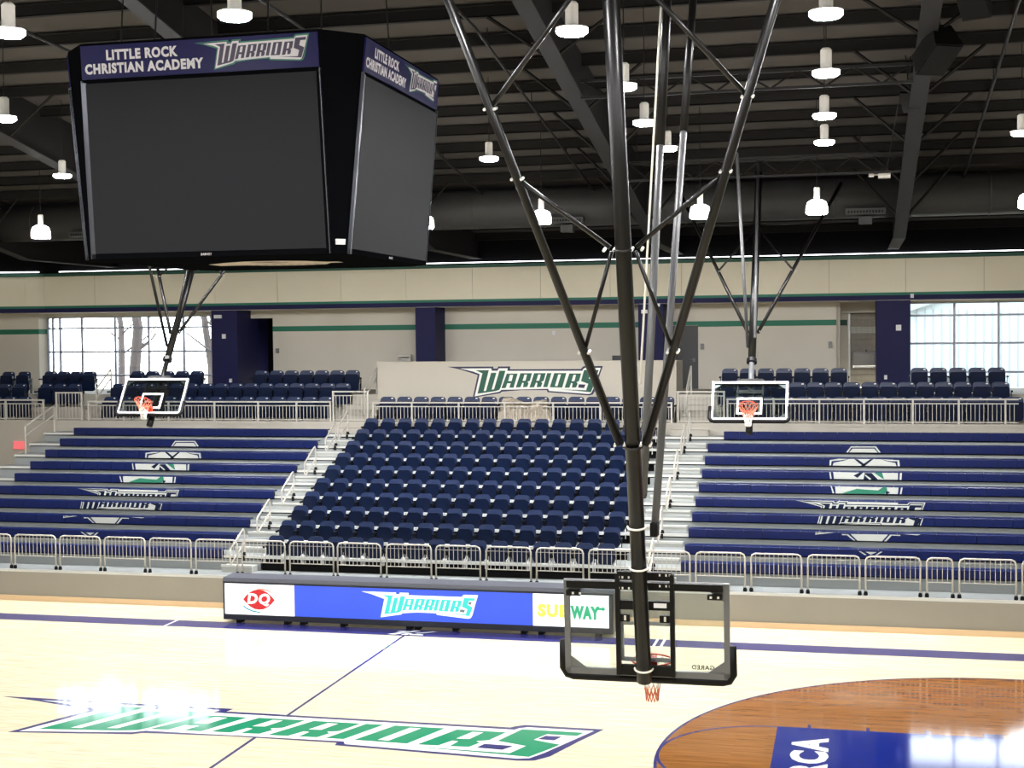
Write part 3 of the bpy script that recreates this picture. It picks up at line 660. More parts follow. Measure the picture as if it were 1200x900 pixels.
def stairrail(x, y0, z0, y1, z1, label, h=.85):
    o = thing('handrail', (x, y0, z0), label, 'handrail')
    q = MB(); q.tube([(x, y0, z0), (x, y0, z0 + h), (x, y1, z1 + h), (x, y1, z1)], .028, 6); q.build('rail', 'rail_paint', o)
    q = MB(); q.tube([(x, y0, z0 + h - .3), (x, y1, z1 + h - .3)], .022, 6); q.build('lower_rail', 'rail_paint', o)
stairrail(-14.6, 20.0, CZ0 + .16, 21.0, CZ0 + .8, 'sloping handrail on the far left concourse stair')
stairrail(-5.2, 20.0, CZ0 + .16, 21.2, CZ0 + .8, 'sloping handrail on the stair left of the banner wall')
stairrail(5.0, 20.0, CZ0 + .16, 21.2, CZ0 + .8, 'sloping handrail on the stair in front of the steel door')
stairrail(-15.4, YN(8) + .4, ZN(8), YN(10) + .4, ZN(10), 'sloping handrail at the far left end of the left bleacher bank')
# looped aisle handrails on the bleacher steps
def aisle_rail(x, i, label):
    y = YN(i) + .06; z = ZN(i); o = thing('handrail', (x, y, z), label, 'handrail', None)
    q = MB(); q.tube([(x, y, z), (x, y, z + .62), (x, y - .05, z + .68), (x, y - .12, z + .66), (x, y - .80, z + .31), (x, y - .86, z + .25), (x, y - .86, z - .06), (x, y - .82, z - .09), (x, y, z + .33)], .022, 7); q.build('looped_tube', 'rail_paint', o)
    q = MB(); q.lathe([(.05, 0), (.05, .04), (.03, .09)], (x, y, z), 10); q.box(x - .03, x + .03, y - .1, y - .02, z - .12, z); q.build('foot', 'rubber', o)
for side, x in (('left', -5.27), ('right', 5.2)):
    for w_, i in (('lowest', 1), ('second', 3), ('middle', 5), ('fourth', 7), ('fifth', 9), ('topmost', 10)):
        aisle_rail(x + (.08 if i == 10 else 0), i, f'{w_} looped handrail on the {side} bleacher aisle steps')
# crowd barriers along the front deck
BAR = [(-15.4, -14.2), (-14.1, -12.9), (-12.79, -11.41), (-11.36, -10.12), (-10.06, -8.85), (-8.79, -7.6), (-7.53, -6.33), (-6.26, -5.08), (-5.01, -3.81), (-3.74, -2.54), (-2.49, -1.32), (-1.23, -.04), (.02, 1.18), (1.27, 2.42), (2.5, 3.68), (3.76, 4.89), (4.95, 6.18), (6.26, 7.44), (7.52, 8.71), (8.79, 9.99), (10.06, 11.3), (11.38, 11.99), (12.07, 13.32), (13.39, 14.62)]
for k, (x0, x1) in enumerate(BAR):
    y, zb, zt = 10.06, .80, 1.68
    e = nth(k) + ' from the left end' if k < 12 else nth(len(BAR) - 1 - k) + ' from the right end'
    o = thing('barrier_rail', ((x0 + x1) / 2, y, zb), ('narrow ' if k == 21 else '') + f'tubular barrier panel along the bleacher front, {e}', 'barrier', 'barrier panels along the bleacher front')
    a, b = x0 + .03, x1 - .03; r = .1
    q = MB(); q.tube([(a, y, zb), (a, y, zt - r), (a + .03, y, zt - .03), (a + r, y, zt), (b - r, y, zt), (b - .03, y, zt - .03), (b, y, zt - r), (b, y, zb)], .021, 8); q.build('frame_tube', 'rail_paint', o, True)
    q = MB(); q.tube([(a, y, zb + .34), (b, y, zb + .34)], .012, 6); q.tube([(a, y, zt - .10), (b, y, zt - .10)], .006, 6); q.build('bottom_rail', 'rail_paint', o)
    q = MB(); n = max(5, int((b - a) / .1))
    for j in range(1, n): q.tube([(a + (b - a) * j / n, y, zb + .34), (a + (b - a) * j / n, y, zt - .01)], .008, 5)
    q.build('balusters', 'rail_paint', o)['kind'] = 'stuff'
    for x in (a, b):
        q = MB(); q.lathe([(.035, 0), (.045, .02), (.045, .06), (.03, .1)], (x, y, zb - .005), 8); q.build('foot', 'rubber', o)
# crumpled tarpaulin over the railing seats
o = bpy.data.objects.new('tarpaulin', None)
bm = bmesh.new(); nx, ny = 34, 16
from mathutils import noise as NZ
vs = [[None] * (ny + 1) for _ in range(nx + 1)]
for i in range(nx + 1):
    for j in range(ny + 1):
        u, v = i / nx, j / ny
        x = -.68 + 1.62 * u; hgt = (.62 + .06 * math.sin(u * 9) + (.05 if u < .45 else 0)) * min(1, (min(u, 1 - u) * 9 + .35))
        a = v * math.pi
        y = 19.48 - .16 * math.cos(a) * 1.3; z = CZ0 + .03 + hgt * math.sin(a) ** .7
        n1 = NZ.noise(Vector((x * 3.5, y * 5, z * 4))) * .16 + NZ.noise(Vector((x * 9, y * 9, z * 9))) * .07
        y -= abs(n1) * 1.4 - .04; z += n1 * .4
        vs[i][j] = bm.verts.new((x, y, z))
for i in range(nx):
    for j in range(ny): bm.faces.new((vs[i][j], vs[i + 1][j], vs[i + 1][j + 1], vs[i][j + 1]))
me = bpy.data.meshes.new('tarpaulin'); bm.normal_update(); bm.to_mesh(me); bm.free(); me.materials.append(M['tarp'])
o = bpy.data.objects.new('tarpaulin', me); COL.objects.link(o); tag(o, 'crumpled beige tarpaulin heaped behind the railing before the banner wall', 'tarpaulin')
q = MB(); q.box(-17.15, -16.75, 19.1, 19.16, 3.12, 3.38); e = tag(q.build('exit_sign', 'exit_red'), 'small red lit sign on the concrete wall at the far left', 'sign')

# ------------------------------------------------------------------ scorer's table with lit screens
TX0, TX1, TY = -4.64, 4.66, 8.22
o = thing('scorers_table', (0, TY, 0), 'long black courtside scorers table with three lit advertising screens', 'table')
q = MB(); q.box(TX0, TX1, TY + .02, TY + .62, .09, .99); q.build('cabinet', 'cabinet', o)
q = MB(); q.prism([(TY - .0, .97), (TY + .04, 1.07), (TY + .6, 1.09), (TY + .66, .97)], lambda a, b: (TX0 - .02, a, b), lambda a, b: (TX1 + .02, a, b)); q.build('padded_top', 'cabinet_top', o)
for x0, x1, n in ((-4.6, -2.862, 'led_white'), (-2.85, 2.832, 'led_blue'), (2.845, 4.56, 'led_white')):
    s = bx('screen', n, (x0, x1, TY - .005, TY + .03, .22, .94), o)
    s['label'] = 'bright white advertising screen' if n == 'led_white' else 'bright blue screen with the team wordmark'
for nm, b in (('frame_rail', (TX0, TX1, TY - .015, TY + .03, .09, .215)), ('frame_rail', (TX0, TX1, TY - .015, TY + .03, .945, .99)), ('frame_post', (TX0, -4.605, TY - .015, TY + .03, .2, .95)), ('frame_post', (4.565, TX1, TY - .015, TY + .03, .2, .95))):
    bx(nm, 'cabinet', b, o)
for x in (-4.3, -3.1, -2.7, -1.7, -.1, .1, 1.0, 2.6, 3.0, 4.3):
    bx('foot', 'rubber', (x - .06, x + .06, TY + .08, TY + .3, 0, .09), o)
def ts(x0, x1, z0, z1, h=0): return lambda a, b: (x0 + a * (x1 - x0), TY - .008 - .002 * h, z0 + b * (z1 - z0))
def led(name, mt, polys, fn):
    q = MB()
    for p in polys: q.poly(p, fn)
    return q.build(name, mt, o)
wordmark(o, lambda a, b, h: (-1.2 + a * 2.78, TY - .008 - .002 * h, .275 + b * 3.05), [('out', 'led_pale'), ('let', 'led_cyan'), ('hole', 'led_pale'), ('box', 'led_gray')], 'screen')
# DQ emblem : lens shape, arcs and letters
def dq(h): return lambda a, b: (-4.14 + a * .80, TY - .008 - .002 * h, .33 + b * .5)
lens = [(0, .5), (.1, .68), (.22, .84), (.36, .95), (.5, .98), (.64, .95), (.78, .84), (.9, .68), (1, .5), (.9, .32), (.78, .16), (.64, .05), (.5, .02), (.36, .05), (.22, .16), (.1, .32)]
led('emblem_lens', 'led_red', [lens], dq(0))
led('emblem_arc', 'led_orange', [[(.42, 1.0), (.6, 1.04), (.78, .98), (.93, .84), (.9, .82), (.76, .92), (.6, .97), (.44, .97)]], dq(1))
led('emblem_arc', 'led_teal', [[(.0, .16), (.12, .02), (.3, -.08), (.5, -.12), (.62, -.1), (.48, -.06), (.3, -.01), (.14, .08), (.02, .22)]], dq(1))
lettering('emblem_letters', 'DQ', 'led_pale', o, lambda a, b: dq(2)(.15 + a * .7 + (b - .5) * .06, .2 + b * .6), .045)
sy = lambda a, b: (2.98 + a * .72, TY - .010, .44 + b * .30)
lettering('slogan_letters', 'SUB', 'led_yellow', o, lambda a, b: (2.95 + a * .72, TY - .010, .42 + b * .30), .07)
lettering('slogan_letters', 'WAY', 'led_green', o, lambda a, b: (3.70 + a * .66, TY - .010, .40 + b * .30), .07)
led('slogan_arrow', 'led_green', [[(4.30, .62), (4.42, .62), (4.42, .59), (4.49, .645), (4.42, .70), (4.42, .67), (4.30, .67)]], lambda a, b: (a, TY - .010, b))

# ------------------------------------------------------------------ hanging scoreboard
SX, SY, ZT, ZB = .15, -.12, 11.28, 7.985
AT, WT, AB, WB = 2.486, 1.957, 2.173, 1.99
o = thing('hanging_scoreboard', (SX, SY, ZB), 'large black four-sided scoreboard hanging over centre court, screens dark', 'scoreboard')
def octa(A, W, z): return [(SX - W, SY - A, z), (SX + W, SY - A, z), (SX + A, SY - W, z), (SX + A, SY + W, z), (SX + W, SY + A, z), (SX - W, SY + A, z), (SX - A, SY + W, z), (SX - A, SY - W, z)]
q = MB(); T_, B_ = octa(AT, WT, ZT), octa(AB, WB, ZB)
q.add(T_ + B_, [tuple(range(8))[::-1], tuple(range(8, 16))] + [(i, (i + 1) % 8, 8 + (i + 1) % 8, 8 + i) for i in range(8)]); q.build('housing', 'sb_black', o)
sides = [(0, 1, 'front'), (2, 3, 'right'), (4, 5, 'back'), (6, 7, 'left')]
cen = Vector((SX, SY, 0))
for ia, ib, sd in sides:
    a0, a1, b0, b1 = (Vector(T_[ia]), Vector(T_[ib]), Vector(B_[ia]), Vector(B_[ib]))
    nrm = (a1 - a0).cross(b0 - a0).normalized()
    if nrm.dot((a0 + a1) / 2 - cen) < 0: nrm = -nrm
    def face(s, t, h=0, a0=a0, a1=a1, b0=b0, b1=b1, nrm=nrm):   # s across, t down
        return tuple((a0.lerp(a1, s)).lerp(b0.lerp(b1, s), t) + nrm * h)
    def slab(name, mt, s0, s1, t0, t1, h0, h1):
        q = MB(); q.prism([(s0, t0), (s1, t0), (s1, t1), (s0, t1)], lambda a, b: face(a, b, h0), lambda a, b: face(a, b, h1)); return q.build(name, mt, o)
    bn = slab('banner', 'sb_navy', .004, .996, .012, .165, -.01, .03)
    scn = slab('screen', 'sb_screen', .022, .985, .185, .975, -.01, .05); scn['label'] = 'unlit dark grey video screen'
    for s0, s1, t0, t1 in ((0, .02, .18, 1), (.987, 1, .18, 1), (0, 1, .977, 1.0)): slab('screen_edge', 'sb_edge' if s1 < .5 or s0 > .9 and 0 else 'sb_black', s0, s1, t0, t1, -.01, .045)
    slab('edge_strip', 'sb_edge', .9965, 1.0, .17, 1, 0, .05); slab('edge_strip', 'sb_edge', 0, .0035, .17, 1, 0, .05)
    def tx(name, s, s0, s1, t0, t1): return lettering(name, s, 'sb_white', bn, lambda a, b: face(s0 + a * (s1 - s0), t1 + (t0 - t1) * b, .034), .05)
    tx('banner_lettering', 'LITTLE ROCK', .115, .42, .035, .083); tx('banner_lettering', 'CHRISTIAN ACADEMY', .02, .525, .095, .143)
    wordmark(bn, lambda a, b, h: face(.49 + a * .475, .155 - b * .66 - a * .012, .033 + .004 * h), [('out', 'sb_green'), ('mid', 'sb_navy'), ('in', 'sb_white'), ('let', 'sb_ink'), ('hole', 'sb_white')], 'banner')
    tx2 = lettering('maker_lettering', 'BARNEY', 'sb_white', o, lambda a, b: face(.47 + a * .045, .9945 - b * .011, .048), .02)
bx('equipment_label', 'white_plastic', (SX + 2.05, SX + 2.05, 0, 0, 0, 0), o) if 0 else None
q = MB()
ca_ = [Vector(T_[1]), Vector(T_[2]), Vector(B_[1]), Vector(B_[2])]; nr = Vector((1, -1, .1)).normalized()
def cf(s, t, h): return tuple(ca_[0].lerp(ca_[1], s).lerp(ca_[2].lerp(ca_[3], s), t) + nr * h)
q.prism([(.25, .935), (.8, .935), (.8, .96), (.25, .96)], lambda a, b: cf(a, b, .01), lambda a, b: cf(a, b, .03)); q.build('white_label', 'white_plastic', o)
# beige shape with brown marks on the underside
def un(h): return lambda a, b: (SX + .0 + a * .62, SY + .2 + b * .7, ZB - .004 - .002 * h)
q = MB(); q.poly([(-1.75, -.2), (-1.0, -.75), (-.2, -1.15), (.7, -1.15), (1.35, -.85), (1.75, -.3), (2.05, -.25), (2.05, .15), (1.7, .15), (1.3, .75), (.5, 1.0), (-.4, .9), (-1.05, .5), (-1.75, .5)], un(0)); u_ = q.build('underside_shape', 'sb_beige', o)
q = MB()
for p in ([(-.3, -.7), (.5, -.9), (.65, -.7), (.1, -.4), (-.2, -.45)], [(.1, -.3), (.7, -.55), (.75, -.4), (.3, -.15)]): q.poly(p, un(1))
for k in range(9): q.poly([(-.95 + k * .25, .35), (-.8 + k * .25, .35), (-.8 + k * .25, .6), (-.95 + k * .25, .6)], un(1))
q.build('underside_marks', 'dark_brown', u_)
for x, y in ((-1.7, -1.7), (1.7, -1.7), (1.7, 1.7), (-1.7, 1.7), (-1.0, -1.9), (.9, -1.9)):
    q = MB(); q.tube([(SX + x, SY + y, ZT), (SX + x * .97, SY + y * .9, zr(SY + y * .9))], .014, 5); q.build('suspension_cable', 'beam_paint', o)

# ------------------------------------------------------------------ basketball hoops
def hoop(name, org, tilt, sgn, label, near=False):
    """org: centre of the board's lower edge; sgn +1 faces the far side, -1 faces the viewer"""
    t = math.radians(tilt); O = Vector(org); X = Vector((1, 0, 0))
    Uv = Vector((0, -sgn * math.sin(t), math.cos(t))); N = Vector((0, sgn * math.cos(t), math.sin(t)))
    o = thing('basketball_hoop', org, label, 'hoop')
    def P(a, u, n): return O + X * a + Uv * u + N * n
    tb = math.radians(4) if near else t      # the near board hangs almost upright on its leaning post
    Ub = Vector((0, -sgn * math.sin(tb), math.cos(tb))); Nb = Vector((0, sgn * math.cos(tb), math.sin(tb)))
    Um, Nm = Uv, N
    def PM(a, u, n): return O + X * a + Um * u + Nm * n
    Uv, N = Ub, Nb
    def blk(name, mt, a0, a1, u0, u1, n0, n1, par=None):
        q = MB(); q.obox(P((a0 + a1) / 2, (u0 + u1) / 2, (n0 + n1) / 2), X, Uv, N, (a1 - a0) / 2, (u1 - u0) / 2, (n1 - n0) / 2); return q.build(name, mt, par or o)
    W, H = .9144, 1.0668
    blk('glass_board', 'board_glass', -W + .02, W - .02, .02, H - .02, -.012, 0)['label'] = 'clear glass backboard'
    q = MB(); e = .055
    for a0, a1, u0, u1 in ((-W, -W + e, 0, H), (W - e, W, 0, H), (-W + e, W - e, 0, e), (-W + e, W - e, H - e, H)): q.obox(P((a0 + a1) / 2, (u0 + u1) / 2, .002), X, Uv, N, (a1 - a0) / 2, (u1 - u0) / 2, .002)
    q.build('board_border', 'board_white', o)
    q = MB(); e = .05
    for a0, a1, u0, u1 in ((-.305, -.305 + e, .15, .61), (.305 - e, .305, .15, .61), (-.305, .305, .15, .2), (-.305, .305, .56, .61)): q.obox(P((a0 + a1) / 2, (u0 + u1) / 2, .002), X, Uv, N, (a1 - a0) / 2, (u1 - u0) / 2, .002)
    q.build('target_square', 'board_white', o)
    # metal frame behind the glass
    for a0, a1, u0, u1 in ((-W, -W + .062, 0, H), (W - .062, W, 0, H), (-W, W, .0, .07)): blk('frame_bar', 'silver', a0, a1, u0, u1, -.062, -.014)
    if not near: blk('frame_bar', 'silver', -W, W, H - .05, H, -.062, -.014)
    for s in (-1, 1):
        for u0, du in ((.07, 1), (H - .07, -1)):
            q = MB(); q.prism([(s * (W - .06), u0), (s * (W - .24), u0), (s * (W - .06), u0 + du * .13)], lambda a, b: P(a, b, -.05), lambda a, b: P(a, b, -.03)); q.build('corner_gusset', 'silver', o)
    # padding along the bottom edge
    q = MB(); r = .05
    q.tube([P(-W - .02, .37, -.02), P(-W - .025, .05, -.02), P(-W + .02, -.02, -.02), P(-W + .08, -.035, -.02), P(W - .08, -.035, -.02), P(W - .02, -.02, -.02), P(W + .025, .05, -.02), P(W + .02, .37, -.02)], r, 8); q.build('edge_padding', 'black_frame', o, True)
    # ladder frame
    for s in (-1, 1): blk('upright_bar', 'black_frame', s * .30 - .024, s * .30 + .024, 0.03, 1.17, -.14, -.064)
    for u0, u1 in ((1.10, 1.19), (.99, 1.06), (.77, .87), (.03, .14)): blk('cross_bar', 'black_frame', -.30, .30, u0, u1, -.13, -.07)
    blk('top_bar', 'black_frame', -.87, .85, .995, 1.075, -.135, -.066)
    for s in (-1, 1):
        blk('corner_bracket', 'black_frame', s * .78 - .1, s * .78 + .06, .9, .955, -.11, -.062)
        blk('latch', 'black_frame', s * .22 - .06, s * .22 + .05, .63, .71, -.12, -.07)
        blk('latch_pin', 'bolt', s * .22 - .012, s * .22 + .012, .645, .70, -.124, -.118)
    q = MB()
    for u in (1.145, 1.025):
        for a in (-.24, -.17, .17, .24, .28, -.28): q.obox(P(a, u + (.02 if a > 0 else -.015), -.132), X, Uv, N, .009, .012, .004)
    for s in (-1, 1):
        for a in (.72, .80): q.obox(P(s * a, .93, -.113), X, Uv, N, .012, .012, .004)
    q.build('bolts', 'bolt', o)['kind'] = 'stuff'
    blk('sticker', 'board_white', .1, .24, .80, .85, -.134, -.13)
    v, f = text_polys('GARED', 1, .03); q = MB(); q.add([P((.48 + a * .24) if sgn < 0 else (.74 - a * .25), .085 + b * .05, .006) for a, b in v], f); q.build('maker_lettering', 'seat_black', o)
    # rim, bracket, net
    rc = P(0, .055 if near else .155, .38); R = .2286
    q = MB(); q.tube([rc + (X * math.cos(k * math.pi / 14) + N * math.sin(k * math.pi / 14)) * R for k in range(28)], .0105, 7, True); rim = q.build('rim', 'rim_red', o, True)
    q = MB(); q.obox(P(0, .145, .075), X, Uv, N, .09, .035, .075); q.obox(P(0, .12, .02), X, Uv, N, .11, .07, .018)
    q.tube([P(-.08, .12, .1), P(-.14, .14, .2)], .01, 5); q.tube([P(.08, .12, .1), P(.14, .14, .2)], .01, 5); q.build('rim_bracket', 'rim_red', o)
    dn = Vector((0, 0, -1))
    def npt(lv, k):
        rr = (R - .01) * (1 - lv) + .062 * lv if lv < .8 else .085
        rr = [R, .185, .145, .115, .09, .075, .07][int(round(lv * 6))]
        an = 2 * math.pi * k / 12
        return rc + (X * math.cos(an) + N * math.sin(an)) * rr * 1.0 + dn * (lv * .46) - N * 0
    for nm, mt, L0, L1 in ((('net_top', 'net_white', 0, 4), ('net_bottom', 'net_red', 4, 6)) if near else (('net_top', 'net_red', 0, 3), ('net_bottom', 'net_white', 3, 6))):
        q = MB()
        for L in range(L0, L1):
            for k in range(12):
                h = .5 * (L % 2)
                for d in (-.5, .5): q.tube([npt(L / 6, k + h), npt((L + 1) / 6, k + h + d)], .0055 if near else .008, 4)
        q.build(nm, mt, rim)
    # post
    mn = -.235; md = .083 if near else .075
    L = {True: 9.4, False: 8.2}[near] if name != 'l' else 8.0
    if near:
        q = MB(); q.tube([PM(0, .05, mn), PM(0, L, mn)], md, 20); q.build('post', 'black_metal', o, True)
    else:
        q = MB(); q.tube([PM(0, -.2, mn), PM(0, 2.3, mn)], .068, 14); q.build('lower_post', 'silver' if name == 'r' else 'black_metal', o, True)
        q = MB(); q.tube([PM(0, -.25, mn), PM(0, .02, mn)], .085, 14); q.build('post_cap', 'black_metal', o, True)
        q = MB(); q.tube([PM(0, 1.8, mn), PM(0, L, mn)], .095, 14); q.build('post', 'black_metal', o, True)
        q = MB(); q.tube([PM(0, 1.75, mn), PM(0, 1.85, mn)], .13, 14); q.build('collar', 'black_metal', o)
    def pipe(nm, mt, p0, p1, r): q = MB(); q.tube([p0, p1], r, 8 if r < .05 else 12); return q.build(nm, mt, o, True)
    def jbolt(p):
        for s in (-1, 1):
            q = MB(); q.tube([p + X * .05 * s - Nm * .05, p + X * .05 * s + Nm * .05], .016, 6); q.build('joint_bolt', 'bolt', o)
    if near:
        s0 = 2.80
        def va(u): return .15 + .32 * (u - 2.85)
        for u in (.20, 1.40, 1.87):   # pale clamps
            q = MB(); q.tube([PM(.1 * math.cos(math.pi + k * math.pi / 10), u + .01, mn - .1 * math.sin(k * math.pi / 10)) for k in range(11)], .011, 6); q.build('clamp', 'pale_cord', o)
        for s in (-1, 1):
            a = PM(s * va(s0), s0, mn); pipe('side_brace', 'black_metal', a, PM(s * va(8.5), 8.5, mn), .047); jbolt(a)
            pipe('cross_brace', 'black_metal', PM(s * va(5.6), 5.6, mn), PM(s * .13, 4.88, mn), .024)
            pipe('cross_brace', 'black_metal', PM(s * .12, 4.84, mn), PM(s * va(3.8), 3.80, mn), .021)
            pipe('upper_brace', 'black_metal', PM(s * va(6.3), 6.3, mn), PM(s * .13, 7.6, mn), .026)
            for c_ in (PM(s * va(5.6), 5.6, mn), PM(s * .14, 4.86, mn), PM(s * va(3.8), 3.80, mn), PM(s * va(6.3), 6.3, mn)): jbolt(c_)
        q = MB(); q.tube([PM(.095 * math.cos(k * math.pi / 8), 4.86, mn + .095 * math.sin(k * math.pi / 8)) for k in range(16)], .014, 6, True); q.build('clamp_ring', 'black_metal', o)
        q = MB(); q.tube([PM(.1 * math.cos(k * math.pi / 8), s0 - .02, mn + .1 * math.sin(k * math.pi / 8)) for k in range(16)], .014, 6, True); q.build('clamp_ring', 'black_metal', o)
        # telescoping fold braces: black sleeve above, bright tube below
        A = Vector((7.73, -7.80, 4.70)); B = Vector((7.86, -3.60, 12.9)); A2 = Vector((7.60, -7.60, 5.0)); B2 = Vector((7.60, -4.35, 12.9))
        def at(p, q_, z): return p + (q_ - p) * ((z - p.z) / (q_.z - p.z))
        A = Vector((7.72, -7.55, 4.70)); B = Vector((7.78, -2.75, 12.95))
        pipe('fold_brace', 'steel_tube', A, at(A, B, 9.8), .042); pipe('fold_brace_sleeve', 'black_metal', at(A, B, 9.2), B, .05)
        pipe('fold_brace', 'steel_tube', A2, at(A2, B2, 9.6), .045); pipe('fold_brace_sleeve', 'black_metal', at(A2, B2, 8.9), B2, .055)
        q = MB(); q.box(7.68, 7.76, -7.66, -7.5, 4.58, 4.72); q.build('fold_hinge', 'black_frame', o)
        pipe('hoist_cord', 'pale_cord', Vector((7.6, -7.75, 6.2)), Vector((7.6, -4.9, 12.7)), .012)
    else:
        for s in (-1, 1):
            pipe('side_brace', 'black_metal', PM(s * .12, 2.63, mn), PM(s * 2.15, 7.3, mn), .045)
            pipe('cross_brace', 'black_metal', PM(s * .97, 4.5, mn), PM(s * .16, 5.7, mn), .028); jbolt(PM(s * .12, 2.65, mn)); jbolt(PM(s * .97, 4.5, mn))
            pipe('cross_brace', 'black_metal', PM(s * 1.6, 6.0, mn), PM(s * .1, 6.0, mn), .02)
        pipe('fold_brace', 'black_metal' if name == 'l' else 'steel_tube', PM(-.11, 2.2, mn), PM(-.13, 2.2, mn) + Vector((-.1, -1.75, 4.6)), .04)
        pipe('fold_brace', 'black_metal' if name == 'l' else 'steel_tube', PM(.06, 2.4, mn + .12), PM(.0, 7.9, mn + .55), .04)
    return o
hoop('n', (7.55, -6.99, 2.94), 15.3, 1, 'near black ceiling-hung basketball hoop seen from behind its glass board', True)
hoop('r', (7.40, 11.70, 4.64), 33, -1, 'ceiling-hung basketball hoop facing the viewer above the right bleacher bank')
hoop('l', (-8.2, 11.43, 4.76), 32, -1, 'ceiling-hung basketball hoop facing the viewer above the left bleacher bank')

# ------------------------------------------------------------------ lamps
def field_lamp(x, y, label, z=10.6):
    o = thing('pendant_lamp', (x, y, z), label, 'lamp', 'flat arena pendant lamps')
    q = MB(); q.lathe([(.17, -.03), (.205, .0), (.205, .045)], (x, y, z), 20); q.build('lens', 'lamp_lens', o, True)
    q = MB(); q.lathe([(.21, .045), (.21, .06), (.12, .075)], (x, y, z), 20); q.build('reflector_cap', 'lamp_body', o, True)
    q = MB(); q.lathe([(.075, .075), (.085, .1), (.085, .36), (.06, .39)], (x, y, z), 12); q.build('housing', 'lamp_body', o)
    q = MB(); q.tube([(x, y, z + .39), (x, y, zr(y))], .008, 4); q.build('hanging_wire', 'purlin_paint', o)
def dome_lamp(x, y, label, z=9.55):
    o = thing('dome_lamp', (x, y, z), label, 'lamp', 'dome pendant lamps by the far bleachers')
    q = MB(); q.lathe([(.25, -.13), (.245, 0), (.21, .12), (.13, .17)], (x, y, z), 20); q.build('dome', 'dome_lens', o, True)
    q = MB(); q.lathe([(.22, -.155), (.235, -.135)], (x, y, z), 20); q.build('lens', 'dome_bulb', o)
    q = MB(); q.lathe([(.07, .17), (.07, .44), (.05, .46)], (x, y, z), 12); q.build('housing', 'lamp_body', o)
    q = MB(); q.tube([(x, y, z + .46), (x, y, zr(y))], .008, 4); q.build('hanging_wire', 'purlin_paint', o)
field_lamp(9.466, -4.575, 'flat pendant lamp nearest the viewer in the row right of the near hoop')
field_lamp(9.405, -.512, 'second flat pendant lamp in the row right of the near hoop')
field_lamp(9.309, 3.814, 'third flat pendant lamp in the row right of the near hoop')
field_lamp(9.249, 7.488, 'smallest flat pendant lamp in the row right of the near hoop')
field_lamp(6.277, -4.48, 'large flat pendant lamp just left of the near hoop post')
field_lamp(6.287, -.223, 'flat pendant lamp half hidden behind the near hoop post')
field_lamp(6.063, 3.665, 'flat pendant lamp right of the near post, beside the fold tubes')
field_lamp(6.019, 7.43, 'small flat pendant lamp behind the fold tubes of the near hoop')
field_lamp(2.01, 7.944, 'flat pendant lamp beside the left side brace of the near hoop')
field_lamp(2.515, -6.472, 'large flat pendant lamp above the scoreboard banner')
field_lamp(-.62, -6.37, 'large flat pendant lamp at the top left corner')
field_lamp(-4.7, -.21, 'flat pendant lamp at the left frame edge beside the scoreboard')
field_lamp(-8.475, 7.954, 'small flat pendant lamp left of the scoreboard screen')
field_lamp(13.07, 7.27, 'flat pendant lamp right of the roof beam with loudspeakers')
for i, (x, y) in enumerate([(-1.2, -.3), (-1.2, 3.7), (-4.7, 3.8), (-4.7, 7.7), (-1.2, 7.7)]): field_lamp(x, y, f'{nth(i)} of the unseen flat pendant lamps added for light behind the scoreboard')  # lamps out of sight, added to light the hall
for i, x in enumerate((-12.2, -8.5, -4.7, -1.2, 2.5, 6.2, 9.4, 13.1)):
    for j, y in enumerate((-10.4, -14.3, -18.3)):
        field_lamp(x, y, f'flat pendant lamp over the near court, {nth(i)} from the left in the {nth(j)} row')
for i, (x, y) in enumerate(((13.1, -.3), (13.1, 3.7), (13.1, -4.5))): field_lamp(x, y, f'{nth(i)} flat pendant lamp over the court beyond the right frame edge')
for i, (x, y) in enumerate(((-8.5, -.3), (-8.5, 3.8), (-12.2, -.3), (-12.2, 3.8), (-12.2, 7.9), (-4.7, -6.4), (-8.5, -6.4), (-12.2, -6.4))): field_lamp(x, y, f'{nth(i)} flat pendant lamp over the court beyond the left frame edge')
for x, y, l in ((-10.9, 10.9, 'white dome lamp left of the scoreboard over the left bank'), (2.52, 11.0, 'white dome lamp left of the near hoop post'), (6.36, 10.8, 'white dome lamp between the fold tubes and the right side brace'), (9.03, 10.5, 'white dome lamp beside the right hoop post'), (-.55, 11.4, 'dome lamp peeping past the right edge of the scoreboard'), (-4.4, 11.0, 'unseen dome lamp added for light behind the scoreboard'), (-7.6, 11.0, 'unseen dome lamp added for light behind the left part of the scoreboard'), (13.6, 10.5, 'unseen dome lamp added for light over the right bleachers beyond the frame')): dome_lamp(x, y, l)  # last three domes are unseen, added to brighten the far wall

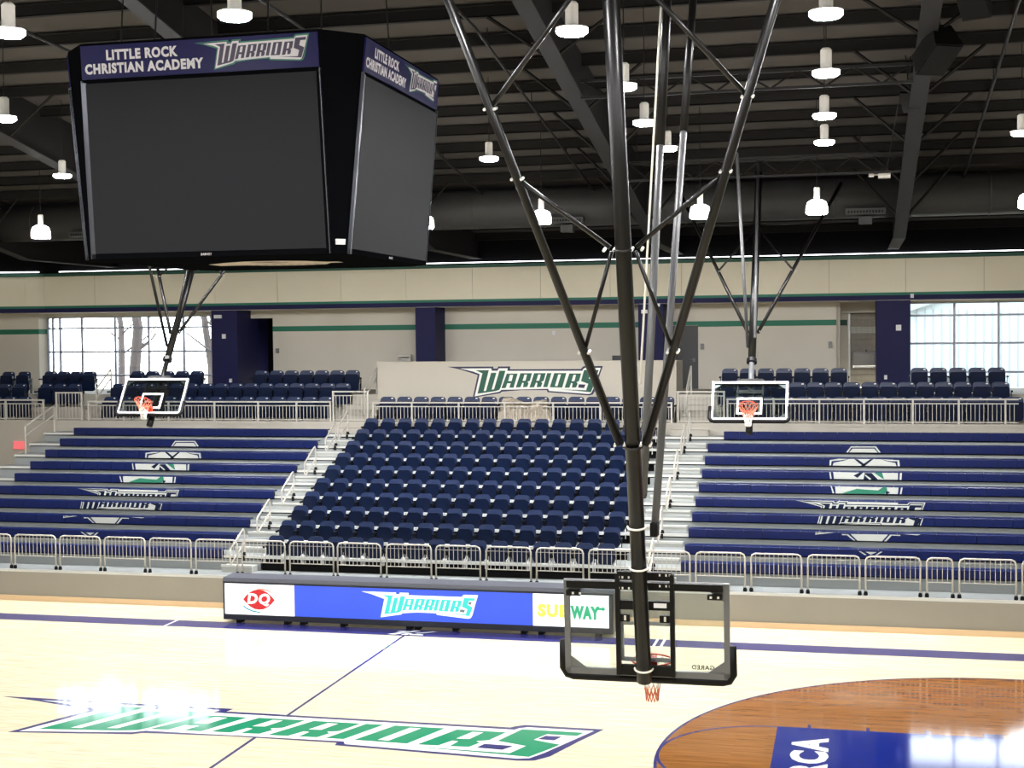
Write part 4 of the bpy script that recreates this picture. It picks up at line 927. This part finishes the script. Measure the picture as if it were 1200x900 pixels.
# ------------------------------------------------------------------ loudspeakers and small gear on the roof beam
def speaker(c, yaw, pit, lab, s=1):
    o = thing('loudspeaker', c, lab, 'loudspeaker'); C = Vector(c)
    R_m = Matrix.Rotation(yaw, 3, 'Z') @ Matrix.Rotation(pit, 3, 'X'); ax, ay, az = (R_m @ Vector(v) for v in ((1, 0, 0), (0, 1, 0), (0, 0, 1)))
    def Q(a, b, d): return C + ax * a * s + ay * b * s + az * d * s
    q = MB(); q.prism([(-.3, -.24), (.3, -.24), (.2, .26), (-.2, .26)], lambda a, b: Q(a, b, -.4), lambda a, b: Q(a, b, .4)); q.build('cabinet', 'black_frame', o)
    q = MB(); q.prism([(-.3, -.25), (.3, -.25), (.2, .27), (-.2, .27)], lambda a, b: Q(a, b, -.42), lambda a, b: Q(a, b, -.40)); q.build('end_plate', 'beam_paint', o)
    q = MB(); q.obox(Q(0, -.25, 0), ax, ay, az, .28 * s, .012, .38 * s); q.build('grille', 'riser_dark', o)
    q = MB(); q.tube([Q(0, .2, .3), Vector((C.x, C.y + .1, zr(C.y)))], .012, 4); q.tube([Q(0, .2, -.3), Vector((C.x - .1, C.y, zr(C.y)))], .012, 4); q.build('hanging_wire', 'beam_paint', o)
speaker((11.25, 4.0, 11.72), .5, 1.0, 'tilted black loudspeaker hung beside the right roof beam', .95)
speaker((10.98, 8.0, 11.45), 0.0, -1.35, 'smaller dark loudspeaker with pale end plate under the roof beam', .75)
speaker((11.75, 2.0, 12.2), -.4, .8, 'loudspeaker at the top edge above the right roof beam', .8)
o = thing('ceiling_camera', (10.55, 12.5, 10.42), 'small pale camera on a thin rod below the right roof beam', 'camera')
q = MB(); q.box(10.42, 10.7, 12.35, 12.6, 10.37, 10.47); q.build('body', 'lamp_body', o)
q = MB(); q.box(10.2, 10.32, 12.4, 12.5, 10.40, 10.52); q.box(10.32, 10.42, 12.43, 12.47, 10.43, 10.46); q.build('side_sensor', 'lamp_body', o)
q = MB(); q.tube([(10.6, 12.4, 10.47), (10.77, 8.2, 11.6)], .014, 5); q.build('rod', 'beam_paint', o)
